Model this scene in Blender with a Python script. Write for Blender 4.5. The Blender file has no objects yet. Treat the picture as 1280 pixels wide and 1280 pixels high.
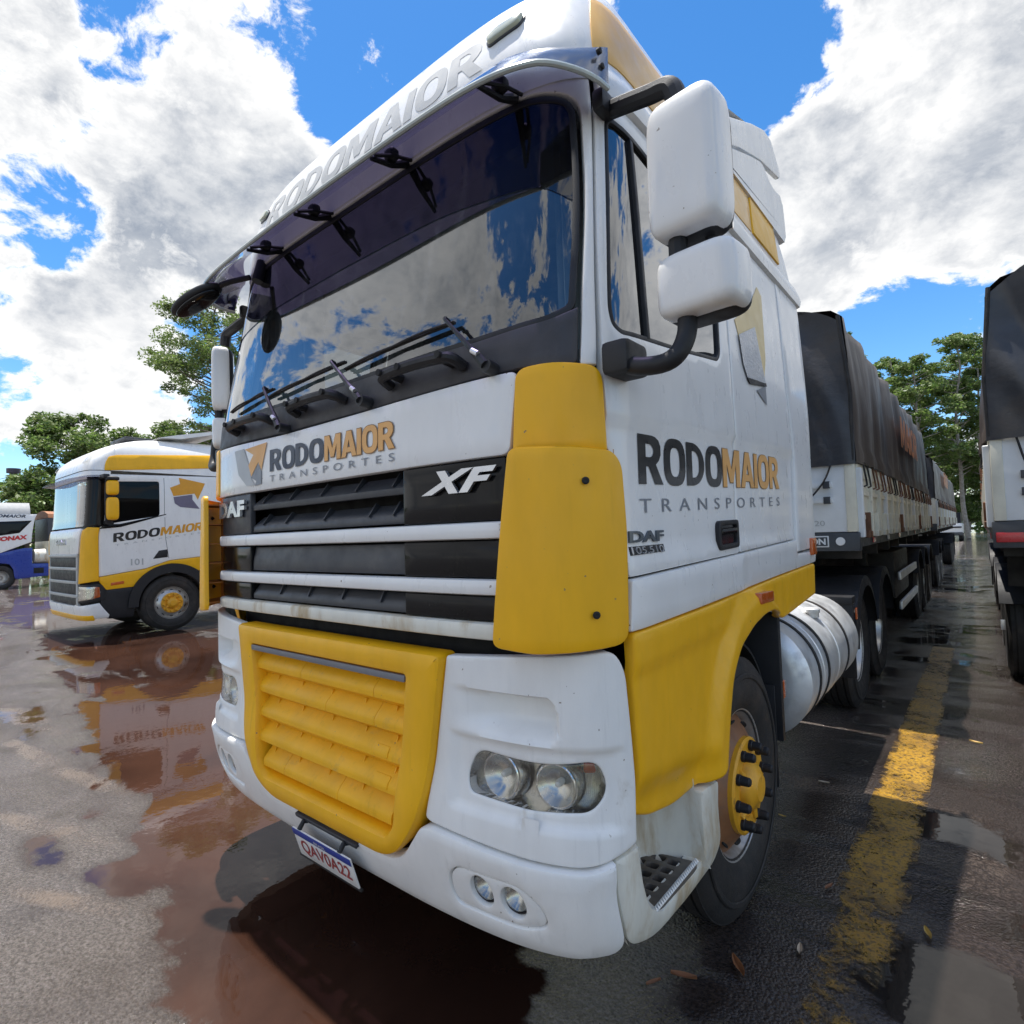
import bpy, bmesh, math, random, bisect
from mathutils import Vector, Matrix, noise
from mathutils.geometry import delaunay_2d_cdt
R = math.radians
PI = math.pi
random.seed(7)
sc = bpy.context.scene
COL = sc.collection

# ------------------------------------------------------------------ camera
cam_d = bpy.data.cameras.new('camera'); cam = bpy.data.objects.new('camera', cam_d); COL.objects.link(cam)
sc.camera = cam
cam_d.sensor_fit = 'HORIZONTAL'; cam_d.sensor_width = 36.0
cam_d.lens = 707.6 / 1280 * 36.0
cam_d.clip_start = 0.05; cam_d.clip_end = 3000
yaw, pit, rol = R(39.557), R(2.295), R(1.903)
fwd = Vector((-math.sin(yaw)*math.cos(pit), math.cos(yaw)*math.cos(pit), math.sin(pit)))
rgt = Vector((math.cos(yaw), math.sin(yaw), 0)); dwn = -rgt.cross(fwd)
r2 = math.cos(rol)*rgt + math.sin(rol)*dwn; d2 = -math.sin(rol)*rgt + math.cos(rol)*dwn
cam.matrix_world = Matrix(((r2.x, -d2.x, -fwd.x, 2.038), (r2.y, -d2.y, -fwd.y, -1.067), (r2.z, -d2.z, -fwd.z, 1.599), (0, 0, 0, 1)))

# ------------------------------------------------------------------ world sky with clouds
SUN = Vector((-0.20, 0.035, 1.0)).normalized()       # towards the sun
sun_el = math.asin(SUN.z); sun_az = math.atan2(SUN.x, SUN.y)
W = bpy.data.worlds.new('World'); sc.world = W; W.use_nodes = True
nt = W.node_tree; nt.nodes.clear(); L = nt.links

class NB:
    """small helper that writes shader node graphs"""
    def __init__(s, tree): s.t = tree
    def n(s, typ, ins=None, **kw):
        nd = s.t.nodes.new(typ)
        for k, v in kw.items(): setattr(nd, k, v)
        for k, v in (ins or {}).items():
            if hasattr(v, 'is_output'): s.t.links.new(v, nd.inputs[k])
            else: nd.inputs[k].default_value = v
        return nd
    def math(s, op, a, b=0.0, c=0.0, clamp=False):
        nd = s.n('ShaderNodeMath', {0: a, 1: b, 2: c}, operation=op); nd.use_clamp = clamp
        return nd.outputs[0]
    def ramp(s, fac, lo, hi, a=0.0, b=1.0, mode='SMOOTHSTEP'):
        return s.n('ShaderNodeMapRange', {'Value': fac, 'From Min': lo, 'From Max': hi, 'To Min': a, 'To Max': b}, interpolation_type=mode).outputs['Result']
    def mix(s, f, a, b, blend='MIX'):
        nd = s.n('ShaderNodeMix', data_type='RGBA', blend_type=blend)
        for i, v in ((0, f), (6, a), (7, b)):
            if hasattr(v, 'is_output'): s.t.links.new(v, nd.inputs[i])
            else: nd.inputs[i].default_value = v if i == 0 else (tuple(v) + (1,))[:4]
        return nd.outputs[2]
    def noise(s, vec, scale, detail=6, rough=.55, dist=0.0):
        return s.n('ShaderNodeTexNoise', {'Vector': vec, 'Scale': scale, 'Detail': detail, 'Roughness': rough, 'Distortion': dist}).outputs['Fac']
    def vdot(s, a, v):
        return s.n('ShaderNodeVectorMath', {0: a, 1: v}, operation='DOT_PRODUCT').outputs['Value']

g = NB(nt)
out = g.n('ShaderNodeOutputWorld')
sky = g.n('ShaderNodeTexSky', sky_type='NISHITA', sun_disc=False, sun_elevation=sun_el, sun_rotation=sun_az, altitude=600, air_density=1.0, dust_density=0.25, ozone_density=2.0)
skyc = g.n('ShaderNodeHueSaturation', {'Saturation': 1.32, 'Value': 1.0, 'Color': sky.outputs[0]}).outputs[0]
dirv = g.n('ShaderNodeTexCoord').outputs['Generated']
def cloud_noise(shift):
    v = g.n('ShaderNodeMapping', {'Vector': dirv, 'Scale': (1.0, 1.0, 1.45), 'Location': (3.1+shift[0], 1.7+shift[1], .4+shift[2]*1.45)}).outputs[0]
    wv = g.n('ShaderNodeTexNoise', {'Vector': v, 'Scale': 5.0, 'Detail': 3, 'Roughness': .5}).outputs['Color']
    wv = g.n('ShaderNodeVectorMath', {0: wv, 1: (.5, .5, .5)}, operation='SUBTRACT').outputs[0]
    v = g.n('ShaderNodeVectorMath', {0: wv, 1: (.10, .10, .10), 2: v}, operation='MULTIPLY_ADD').outputs[0]
    big = g.noise(v, 3.4, 5, .5); mid = g.noise(v, 9.5, 8, .62); fine = g.noise(v, 28.0, 8, .68)
    return g.math('MULTIPLY_ADD', big, .46, g.math('MULTIPLY_ADD', mid, .36, g.math('MULTIPLY', fine, .18)))
fb = g.math('MULTIPLY_ADD', cloud_noise((0, 0, 0)), 2.15, -.59)
fb2 = g.math('MULTIPLY_ADD', cloud_noise((-.035, .006, .06)), 2.15, -.59)
blobs = [  # direction, angular radius (rad), strength
 ((-0.82, 0.22, 0.53), .42, .15), ((-0.706, 0.365, 0.606), .17, .13), ((-0.716, 0.453, 0.532), .16, .12), ((-0.935, 0.183, 0.304), .14, .13), ((-0.941, 0.256, 0.221), .13, .20),
 ((-0.829, 0.387, 0.404), .18, .14), ((-0.437, 0.58, 0.688), .10, .16), ((-0.871, 0.203, 0.40), .2, .10),
 ((-0.105, 0.799, 0.592), .15, .13), ((0.006, 0.874, 0.486), .26, .18), ((-0.082, 0.898, 0.433), .14, .12), ((-0.169, 0.922, 0.347), .045, .24), ((0.12, 0.9, 0.42), .25, .12), ((-0.39, 0.66, 0.64), .08, .14), ((-.215, .845, .49), .09, .16), ((-.13, .905, .405), .09, .16), ((.0, .93, .37), .13, .10), ((-.13, .915, .39), .05, -.08),
 ((-0.602, 0.47, 0.646), .05, .16), ((-0.99, 0.1, 0.05), .12, .12),
 ((-0.601, 0.43, 0.68), .16, -.26), ((-0.57, 0.53, 0.63), .16, -.27), ((-.655, .445, .61), .06, -.10), ((-0.701, 0.283, 0.664), .10, -.10), ((-0.978, 0.158, 0.136), .12, -.24), ((-.95, .08, .30), .08, -.16), ((-0.904, 0.337, 0.265), .10, -.26), ((-.962, .10, .25), .07, -.14),
 ((-0.24, 0.737, 0.636), .12, -.24), ((-0.225, 0.779, 0.589), .10, -.22), ((-0.11, 0.950, 0.290), .10, -.22), ((-0.041, 0.965, 0.255), .11, -.20),
 ((-0.27, 0.90, 0.34), .09, -.18), ((0.0, 0.99, 0.14), .14, -.10), ((-0.889, 0.174, 0.423), .06, -.24), ((-0.55, -0.75, 0.35), .55, .20), ((0.85, -0.25, 0.35), .5, .10), ((0.9, .3, .3), .4, .08), ((0.5, 0.8, 0.4), .34, .16), ((-.75, -.6, .2), .3, .1), ((-0.3, -0.6, 0.75), .18, -.10)]  # cloud blobs out of view are added for the window reflections
acc = fb
for d, rad, st in blobs:
    v = Vector(d).normalized()
    dt = g.vdot(dirv, tuple(v))
    acc = g.math('ADD', acc, g.ramp(dt, math.cos(rad*1.45), math.cos(rad*.2), 0.0, st*.95))
alpha = g.ramp(acc, .50, .615)
thick = g.ramp(acc, .56, .74, mode='LINEAR')
relief = g.ramp(g.math('SUBTRACT', fb, fb2), -.16, .16, mode='LINEAR')            # lit crests and shaded hollows
gv = g.n('ShaderNodeMapping', {'Vector': dirv, 'Scale': (1, 1, 1.6), 'Location': (5.3, 2.2, .9)}).outputs[0]
grey = g.math('MULTIPLY_ADD', g.noise(gv, 2.6, 8, .55, .3), .6, g.math('MULTIPLY', g.noise(gv, 9, 8, .6, .4), .4))
shade = g.math('MULTIPLY', g.math('MULTIPLY_ADD', g.math('SUBTRACT', 1.0, relief), .40, g.ramp(grey, .36, .66, -.10, .72, 'LINEAR')), thick, clamp=True)
ccol = g.mix(shade, (1.0, .99, .97), (.27, .315, .39))
bg1 = g.n('ShaderNodeBackground', {'Color': skyc, 'Strength': .095})
bg2 = g.n('ShaderNodeBackground', {'Color': ccol, 'Strength': .54})
mx = g.n('ShaderNodeMixShader', {0: alpha, 1: bg1.outputs[0], 2: bg2.outputs[0]})
L.new(mx.outputs[0], out.inputs[0])

# ------------------------------------------------------------------ sun and exposure
sd = bpy.data.lights.new('sun', 'SUN'); sd.energy = 3.4; sd.angle = R(.53); sd.color = (1.0, .955, .89)
so = bpy.data.objects.new('sun', sd); COL.objects.link(so)
so.rotation_euler = SUN.to_track_quat('Z', 'Y').to_euler(); so.location = (0, 0, 30)
vs = sc.view_settings; vs.view_transform = 'Standard'; vs.look = 'None'; vs.exposure = 1.17; vs.gamma = 1.0; vs.use_curve_mapping = False
sc.cycles.max_bounces = 10; sc.cycles.transparent_max_bounces = 12

# ------------------------------------------------------------------ materials
MATS = {}
def mat(name, col, rough=.5, metal=0.0, coat=0.0, var=.06, vscale=6.0, speck=0.0, bump=0.0, bscale=60.0, dirt=None, dlo=.55, dhi=.75, dscale=3.0, spec=.5, stretch=(1, 1, 1), emit=None, rvar=.12):
    m = bpy.data.materials.new(name); m.use_nodes = True; t = m.node_tree; t.nodes.clear(); b = NB(t)
    o = b.n('ShaderNodeOutputMaterial'); p = b.n('ShaderNodeBsdfPrincipled')
    co = b.n('ShaderNodeTexCoord').outputs['Object']
    mp = b.n('ShaderNodeMapping', {'Vector': co, 'Scale': stretch}).outputs[0]
    n1 = b.noise(mp, vscale, 5, .6)
    lo = tuple(max(c*(1-var), 0) for c in col); hi = tuple(min(c*(1+var), 1) for c in col)
    c = b.mix(b.ramp(n1, .35, .65, mode='LINEAR'), lo, hi)
    if dirt:
        n2 = b.noise(mp, dscale, 8, .65, .3)
        c = b.mix(b.ramp(n2, dlo, dhi), c, dirt)
    if speck:      # stone chips and fly marks
        c = b.mix(b.math('MULTIPLY', b.ramp(b.noise(co, 55, 2, .5), .735, .765), b.ramp(b.noise(co, 2.2, 3, .6), .42, .6)), c, (.20, .15, .11))
        c = b.mix(b.math('MULTIPLY', b.ramp(co2 := b.noise(b.n('ShaderNodeMapping', {'Vector': co, 'Scale': (14, 14, .9)}).outputs[0], 2.0, 6, .6), .56, .80), speck), c, tuple(q*.62 for q in col))
    t.links.new(c, p.inputs['Base Color'])
    n3 = b.noise(mp, vscale*2.3, 4, .6)
    t.links.new(b.ramp(n3, .3, .7, max(rough-rvar*rough*2, .01), min(rough+rvar, 1), 'LINEAR'), p.inputs['Roughness'])
    p.inputs['Metallic'].default_value = metal; p.inputs['Coat Weight'].default_value = coat; p.inputs['Coat Roughness'].default_value = .06
    p.inputs['Specular IOR Level'].default_value = spec
    if bump:
        bn = b.n('ShaderNodeBump', {'Height': b.noise(mp, bscale, 6, .6), 'Strength': bump, 'Distance': .01})
        t.links.new(bn.outputs[0], p.inputs['Normal'])
    if emit: p.inputs['Emission Color'].default_value = tuple(emit)+(1,); p.inputs['Emission Strength'].default_value = 1
    t.links.new(p.outputs[0], o.inputs[0]); MATS[name] = m
    return m
def glass(name, tint, rough=.02, f0=.06, var=0.0):
    m = bpy.data.materials.new(name); m.use_nodes = True; t = m.node_tree; t.nodes.clear(); b = NB(t)
    o = b.n('ShaderNodeOutputMaterial')
    tr = b.n('ShaderNodeBsdfTransparent', {'Color': tuple(tint)+(1,)})
    gl = b.n('ShaderNodeBsdfGlossy', {'Roughness': rough, 'Color': (.95, .97, 1, 1)})
    lw = b.n('ShaderNodeLayerWeight', {'Blend': .5}).outputs['Facing']
    f = b.math('POWER', lw, 3.2); f = b.math('MULTIPLY_ADD', f, .85, f0, clamp=True)
    if var:   # faint wipe haze and dust streaks
        co = b.n('ShaderNodeMapping', {'Vector': b.n('ShaderNodeTexCoord').outputs['Object'], 'Scale': (5, 5, .5)}).outputs[0]
        df = b.n('ShaderNodeBsdfDiffuse', {'Color': (.55, .56, .55, 1)})
        h = b.ramp(b.noise(co, 3, 8, .7), .5, .8, 0.01, var)
        s0 = b.n('ShaderNodeMixShader', {0: h, 1: tr.outputs[0], 2: df.outputs[0]}).outputs[0]
    else: s0 = tr.outputs[0]
    mx = b.n('ShaderNodeMixShader', {0: f, 1: s0, 2: gl.outputs[0]})
    t.links.new(mx.outputs[0], o.inputs[0]); MATS[name] = m
    return m
WD = (.42, .34, .24)
white = mat('white_paint', (.82, .815, .795), .30, speck=.22, coat=.35, var=.03, dirt=(.62, .60, .55), dlo=.62, dhi=.85, dscale=4, stretch=(1, 1, .4))
white_bump = mat('white_bumper_plastic', (.81, .805, .78), .42, speck=.45, coat=.1, var=.04, dirt=(.55, .50, .42), dlo=.60, dhi=.80, dscale=5, stretch=(1.3, 1.3, .5), bump=.06, bscale=180)
white_dirty = mat('stained_white_plastic', (.72, .70, .61), .45, var=.08, dirt=(.46, .35, .20), dlo=.45, dhi=.74, dscale=7, stretch=(1.2, 1.2, .4))
yellow = mat('yellow_paint', (.88, .455, .008), .40, speck=.3, coat=.08, spec=.35, var=.05, dirt=(.55, .27, .02), dlo=.66, dhi=.85, dscale=6, stretch=(1.2, 1.2, .5))
yellow_flat = mat('yellow_grille_paint', (.88, .45, .012), .48, speck=.6, coat=.0, spec=.3, var=.07, dirt=(.50, .30, .08), dlo=.58, dhi=.8, dscale=8)
pale_yellow = mat('pale_orange_paint', (.80, .45, .10), .38, coat=.2, var=.04)
orange_in = mat('orange_brown_plastic', (.42, .15, .02), .6, var=.15)
black_pl = mat('black_plastic', (.018, .0185, .021), .5, spec=.35, var=.15, bump=.08, bscale=250)
cowl_m = mat('grey_black_plastic', (.040, .038, .042), .55, var=.12, bump=.05, bscale=200, dirt=(.10, .09, .085), dlo=.55, dhi=.8)
mesh_m = mat('grey_grille_plastic', (.038, .041, .048), .42, var=.1, dirt=(.11, .11, .115), dlo=.55, dhi=.8)
gloss_b = mat('black_gloss_paint', (.008, .008, .009), .07, spec=.22, var=.1, dirt=(.05, .05, .05), dlo=.6, dhi=.85, stretch=(3, 3, .4))
dark = mat('dark_cavity', (.012, .012, .012), .8)
chassis_m = mat('black_chassis_paint', (.018, .017, .016), .6, var=.3, dirt=(.06, .045, .035), dlo=.5, dhi=.75)
rubber = mat('tyre_rubber', (.018, .017, .0165), .70, var=.2, bump=.25, bscale=90, dirt=(.055, .042, .034), dlo=.48, dhi=.78)
chrome = mat('chrome', (.85, .86, .88), .07, metal=1.0, var=.02)
refl_m = mat('lamp_reflector', (.62, .61, .58), .20, metal=1.0, var=.05)
alu = mat('brushed_aluminium', (.74, .75, .75), .48, metal=.75, var=.12, vscale=3, dirt=(.35, .34, .33), dlo=.5, dhi=.8)
rim_m = mat('wheel_rim_paint', (.55, .54, .52), .35, metal=.6, var=.1, dirt=(.25, .18, .12), dlo=.5, dhi=.7)
rust_m = mat('rusty_orange_wheel_disc', (.27, .12, .05), .6, var=.25, dirt=(.22, .12, .07), dlo=.45, dhi=.65, dscale=9)
hub_m = mat('yellow_hub_paint', (.78, .38, .02), .42, var=.1, dirt=(.25, .12, .03), dlo=.56, dhi=.72, dscale=14)
amber = mat('amber_lens', (.55, .10, .01), .2, coat=.5)
redl = mat('red_lens', (.45, .012, .02), .25, coat=.5)
navy = mat('navy_print', (.03, .042, .07), .4)
blackp = mat('black_print', (.012, .012, .013), .3, coat=.3)
orangep = mat('orange_print', (.80, .42, .13), .4)
orangeo = mat('brown_print_outline', (.30, .15, .05), .4)
greyp = mat('grey_print', (.22, .235, .26), .4)
roofp = mat('sun_bleached_print', (.47, .48, .48), .45)
fadedp = mat('faded_grey_print', (.44, .45, .45), .45)
badge_m = mat('silver_badge', (.62, .63, .65), .25, metal=.8, var=.08)
badged = mat('dark_badge', (.12, .14, .16), .3, metal=.5)
ws_glass = glass('windscreen_glass', (.70, .78, .78), .012, .12, var=.16)
band_glass = glass('tinted_band_glass', (.10, .13, .20), .015, .05, var=.07)
side_glass = glass('side_window_glass', (.12, .14, .15), .015, .15)
lens_glass = glass('lamp_lens', (.88, .88, .86), .04, .07)
interior_m = mat('grey_cab_trim', (.17, .175, .18), .7, var=.1)
curtain_m = mat('grey_curtain', (.36, .38, .39), .8, var=.1)
seat_m = mat('dark_seat_fabric', (.05, .052, .06), .85, var=.2)
vest_m = mat('yellow_vest_cloth', (.62, .55, .05), .8)
plate_m = mat('plate_white', (.72, .72, .70), .35)
plate_b = mat('plate_blue', (.02, .05, .30), .35)
plate_r = mat('plate_red', (.34, .05, .05), .4)
visor_m = glass('tinted_visor_acrylic', (.36, .33, .46), .05, .12)
rim_w = mat('pale_trim_edge', (.42, .47, .46), .25, coat=.5)
sticker_m = mat('silver_film', (.52, .53, .55), .35, metal=.4, bump=.4, bscale=60)
cream = mat('cream_film', (.78, .60, .30), .45)

# ------------------------------------------------------------------ object helpers
WLOC = {}
def wl(o): return WLOC.get(o.name, Vector((0, 0, 0))) if o else Vector((0, 0, 0))
def thing(name, label, cat, loc=(0, 0, 0), group=None):
    o = bpy.data.objects.new(name, None); COL.objects.link(o); o.location = loc
    o['label'] = label; o['category'] = cat
    if group: o['group'] = group
    WLOC[o.name] = Vector(loc)
    return o
def link_mesh(name, me, m, parent=None, label=None, sharp=32, smooth=True):
    if m and not me.materials: me.materials.append(m)
    if parent:
        me.transform(Matrix.Translation(-wl(parent)))
    if smooth:
        me.shade_smooth()
        me.set_sharp_from_angle(angle=R(sharp))
    o = bpy.data.objects.new(name, me); COL.objects.link(o)
    if parent: o.parent = parent
    WLOC[o.name] = wl(parent)
    if label: o['label'] = label
    return o
def bmo(name, bm, m, parent=None, **kw):
    bmesh.ops.recalc_face_normals(bm, faces=bm.faces)
    me = bpy.data.meshes.new(name); bm.to_mesh(me); bm.free()
    return link_mesh(name, me, m, parent, **kw)
def tag(o, label, cat, group=None):
    o['label'] = label; o['category'] = cat
    if group: o['group'] = group
    return o
def struct(name, bm, m, **kw):
    o = bmo(name, bm, m, **kw); o['kind'] = 'structure'; return o

def box(bm, lo, hi, bev=0.0, mtx=None, seg=2):
    c = [(a+b)/2 for a, b in zip(lo, hi)]; s = [max(b-a, 1e-4) for a, b in zip(lo, hi)]
    r = bmesh.ops.create_cube(bm, size=1, matrix=Matrix.Translation(c) @ Matrix.Diagonal((s[0], s[1], s[2], 1)))
    vs_ = r['verts']
    if bev:
        ed = list({e for v in vs_ for e in v.link_edges})
        rr = bmesh.ops.bevel(bm, geom=ed, offset=min(bev, min(s)*.45), segments=seg, affect='EDGES', profile=.6)
        vs_ = list({v for f in rr['faces'] for v in f.verts})
        # bevel keeps the flat faces too
        done = set(vs_); stack = list(vs_)
        while stack:
            v = stack.pop()
            for e in v.link_edges:
                w = e.other_vert(v)
                if w not in done: done.add(w); stack.append(w)
        vs_ = list(done)
    if mtx: bmesh.ops.transform(bm, matrix=mtx, verts=vs_)
    return bm
def tube(bm, pts, r, seg=10, caps=True):
    pts = [Vector(p) for p in pts]; n = len(pts)
    rr = r if isinstance(r, (list, tuple)) else [r]*n
    rings = []; up = Vector((0, 0, 1))
    prev = None
    for i, p in enumerate(pts):
        t = (pts[min(i+1, n-1)] - pts[max(i-1, 0)]).normalized()
        if prev is None:
            a = t.cross(up); a = a if a.length > .1 else t.cross(Vector((1, 0, 0))); a.normalize()
        else:
            a = prev - t*prev.dot(t); a.normalize()
        prev = a; b = t.cross(a)
        rings.append([bm.verts.new(p + (a*math.cos(2*PI*k/seg) + b*math.sin(2*PI*k/seg))*rr[i]) for k in range(seg)])
    for A, B in zip(rings, rings[1:]):
        for k in range(seg): bm.faces.new((A[k], A[(k+1) % seg], B[(k+1) % seg], B[k]))
    if caps:
        bm.faces.new(rings[0]); bm.faces.new(rings[-1][::-1])
    return bm
def smooth_path(pts, n=6):
    P = [Vector(p) for p in pts]; P = [P[0]*2-P[1]] + P + [P[-1]*2-P[-2]]; o = []
    for i in range(1, len(P)-2):
        for k in range(n):
            t = k/n; a, b, c, d = P[i-1], P[i], P[i+1], P[i+2]
            o.append(.5*((2*b)+(c-a)*t+(2*a-5*b+4*c-d)*t*t+(3*b-a-3*c+d)*t**3))
    return o + [P[-2]]
def lathe(bm, prof, c, axis='X', seg=40, a0=0, a1=2*PI, close=True):
    """prof: list of (offset along axis, radius)"""
    c = Vector(c); full = abs(a1-a0-2*PI) < 1e-6
    ns = seg if full else seg+1; rings = []
    for h, r in prof:
        ring = []
        for k in range(ns):
            a = a0+(a1-a0)*k/seg
            if axis == 'X': p = Vector((h, math.cos(a)*r, math.sin(a)*r))
            elif axis == 'Y': p = Vector((math.cos(a)*r, h, math.sin(a)*r))
            else: p = Vector((math.cos(a)*r, math.sin(a)*r, h))
            ring.append(bm.verts.new(c+p))
        rings.append(ring)
    for A, B in zip(rings, rings[1:]):
        for k in range(seg):
            j = (k+1) % ns
            bm.faces.new((A[k], A[j], B[j], B[k]))
    if close and full:
        for ring, (h, r) in ((rings[0], prof[0]), (rings[-1], prof[-1])):
            if r > 1e-4: bm.faces.new(ring)
    bmesh.ops.remove_doubles(bm, verts=[v for r_ in rings for v in r_], dist=1e-5)
    return bm
def prism(bm, poly, axis, a, b):
    """extrude a 2-D outline between a and b along an axis ('X': (y,z), 'Y': (x,z), 'Z': (x,y))"""
    def P(p, h):
        return (h, p[0], p[1]) if axis == 'X' else (p[0], h, p[1]) if axis == 'Y' else (p[0], p[1], h)
    A = [bm.verts.new(P(p, a)) for p in poly]; B = [bm.verts.new(P(p, b)) for p in poly]; n = len(poly)
    bm.faces.new(A); bm.faces.new(B[::-1])
    for i in range(n): bm.faces.new((A[i], A[(i+1) % n], B[(i+1) % n], B[i]))
    return bm
def superq(bm, c, half, e1=.35, e2=.35, mtx=None, nu=28, nv=18, taper=0.0):
    """rounded box-like solid"""
    c = Vector(c); f = lambda w, e: math.copysign(abs(w)**e, w)
    rows = []
    for j in range(nv+1):
        ph = -PI/2+PI*j/nv
        cz, sz = f(math.cos(ph), e1), f(math.sin(ph), e1)
        if j in (0, nv): cz = 0; sz = -1 if j == 0 else 1
        row = []
        for i in range(nu):
            th = 2*PI*i/nu; k = 1+taper*sz
            p = Vector((half[0]*cz*f(math.cos(th), e2)*k, half[1]*cz*f(math.sin(th), e2)*k, half[2]*sz))
            if mtx: p = mtx @ p
            row.append(bm.verts.new(c+p))
        rows.append(row)
    for A, B in zip(rows, rows[1:]):
        for i in range(nu): bm.faces.new((A[i], A[(i+1) % nu], B[(i+1) % nu], B[i]))
    bmesh.ops.remove_doubles(bm, verts=[v for r_ in rows for v in r_], dist=1e-5)
    return bm

# ------------------------------------------------------------------ curved body skins
def lerpT(T, z):
    if z <= T[0][0]: return T[0][1]
    for a, b in zip(T, T[1:]):
        if z <= b[0]: return a[1]+(b[1]-a[1])*(z-a[0])/(b[0]-a[0])
    return T[-1][1]
def smoothT(T):
    """resample a table with Catmull-Rom so the skin has no creases"""
    o = []
    for i in range(len(T)-1):
        p0, p1, p2, p3 = T[max(i-1, 0)], T[i], T[i+1], T[min(i+2, len(T)-1)]
        m1 = (p2[1]-p0[1])/max(p2[0]-p0[0], 1e-6); m2 = (p3[1]-p1[1])/max(p3[0]-p1[0], 1e-6); h = p2[0]-p1[0]
        d = (p2[1]-p1[1])/h
        if d == 0 or m1*d < 0: m1 = 0
        if d == 0 or m2*d < 0: m2 = 0
        for k in range(8):
            t = k/8
            o.append((p1[0]+h*t, (2*t**3-3*t*t+1)*p1[1]+(t**3-2*t*t+t)*h*m1+(-2*t**3+3*t*t)*p2[1]+(t**3-t*t)*h*m2))
    return o+[T[-1]]
class Skin:
    """cab skin: u = distance round the cab from the middle of the front, z = height"""
    def __init__(s, Y0, XS, x0=0.0, D=.43, N=4.6, xr=1.245):
        s.Y0, s.XS, s.x0, s.D, s.xr = smoothT(Y0), smoothT(XS), x0, D, xr
        n = 600; pts = []
        for i in range(n+1):
            a = PI/2*i/n; pts.append((math.sin(a)**(2/N), math.cos(a)**(2/N) if i < n else 0))
        Lg = 0; s.tab = [(0,)+pts[0]]
        for p, q in zip(pts, pts[1:]):
            Lg += math.hypot((q[0]-p[0])*xr, (q[1]-p[1])*D); s.tab.append((Lg,)+q)
        s.us = [t[0] for t in s.tab]; s.U0 = Lg
    def pos(s, u, z):
        sg = 1 if u >= 0 else -1; a = abs(u); X = lerpT(s.XS, z); y0 = lerpT(s.Y0, z); yc = y0+s.D
        if a >= s.U0: return Vector((s.x0+sg*X, yc+a-s.U0, z))
        i = min(max(bisect.bisect(s.us, a)-1, 0), len(s.tab)-2); p, q = s.tab[i], s.tab[i+1]; t = (a-p[0])/(q[0]-p[0])
        return Vector((s.x0+sg*X*(p[1]+(q[1]-p[1])*t), yc-s.D*(p[2]+(q[2]-p[2])*t), z))
    def __call__(s, u, z, off=0.0):
        p = s.pos(u, z)
        if off:
            e = .012
            n = (s.pos(u+e, z)-s.pos(u-e, z)).cross(s.pos(u, z+e)-s.pos(u, z-e)); n.normalize(); p = p+n*off
        return p
class Flat:
    """plane: origin + u*U + v*V, offset along the normal"""
    def __init__(s, o, U, V): s.o, s.U, s.V = Vector(o), Vector(U), Vector(V); s.n = s.U.cross(s.V).normalized()
    def __call__(s, u, v, off=0.0): return s.o+s.U*u+s.V*v+s.n*off

def area2(p): return sum(a[0]*b[1]-b[0]*a[1] for a, b in zip(p, p[1:]+p[:1]))
def inside(p, x, y):
    c = False; n = len(p); j = n-1
    for i in range(n):
        if (p[i][1] > y) != (p[j][1] > y) and x < (p[j][0]-p[i][0])*(y-p[i][1])/(p[j][1]-p[i][1])+p[i][0]: c = not c
        j = i
    return c
def rc(pts, r=.03, n=5):
    """round the corners of an outline; r is a number or one per corner"""
    o = []; N = len(pts)
    for i in range(N):
        p, a, b = Vector(pts[i][:2]), Vector(pts[i-1][:2]), Vector(pts[(i+1) % N][:2])
        rad = r[i] if isinstance(r, (list, tuple)) else r
        la, lb = (a-p).length, (b-p).length
        k = min(rad, la*.48, lb*.48)
        if k < 1e-4: o.append(tuple(p)); continue
        A = p+(a-p)/la*k; B = p+(b-p)/lb*k
        for j in range(n+1):
            t = j/n; o.append(tuple(A*(1-t)**2+p*2*t*(1-t)+B*t*t))
    return o
def resample(p, gmax):
    o = []
    for a, b in zip(p, p[1:]+p[:1]):
        d = math.hypot(b[0]-a[0], b[1]-a[1])
        if d < 1e-5: continue
        k = max(1, math.ceil(d/gmax))
        for j in range(k): o.append((a[0]+(b[0]-a[0])*j/k, a[1]+(b[1]-a[1])*j/k))
    return o
def inset(p, d):
    """move a CCW outline inwards by d"""
    n = len(p); o = []
    for i in range(n):
        a, b, c = p[i-1], p[i], p[(i+1) % n]
        t1 = Vector((b[0]-a[0], b[1]-a[1])).normalized(); t2 = Vector((c[0]-b[0], c[1]-b[1])).normalized()
        m = (Vector((-t1.y, t1.x))+Vector((-t2.y, t2.x)))
        m = m.normalized() if m.length > 1e-6 else Vector((-t1.y, t1.x))
        k = 1/max(.6, m.dot(Vector((-t1.y, t1.x))))
        o.append((b[0]+m.x*d*k, b[1]+m.y*d*k))
    return o
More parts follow.
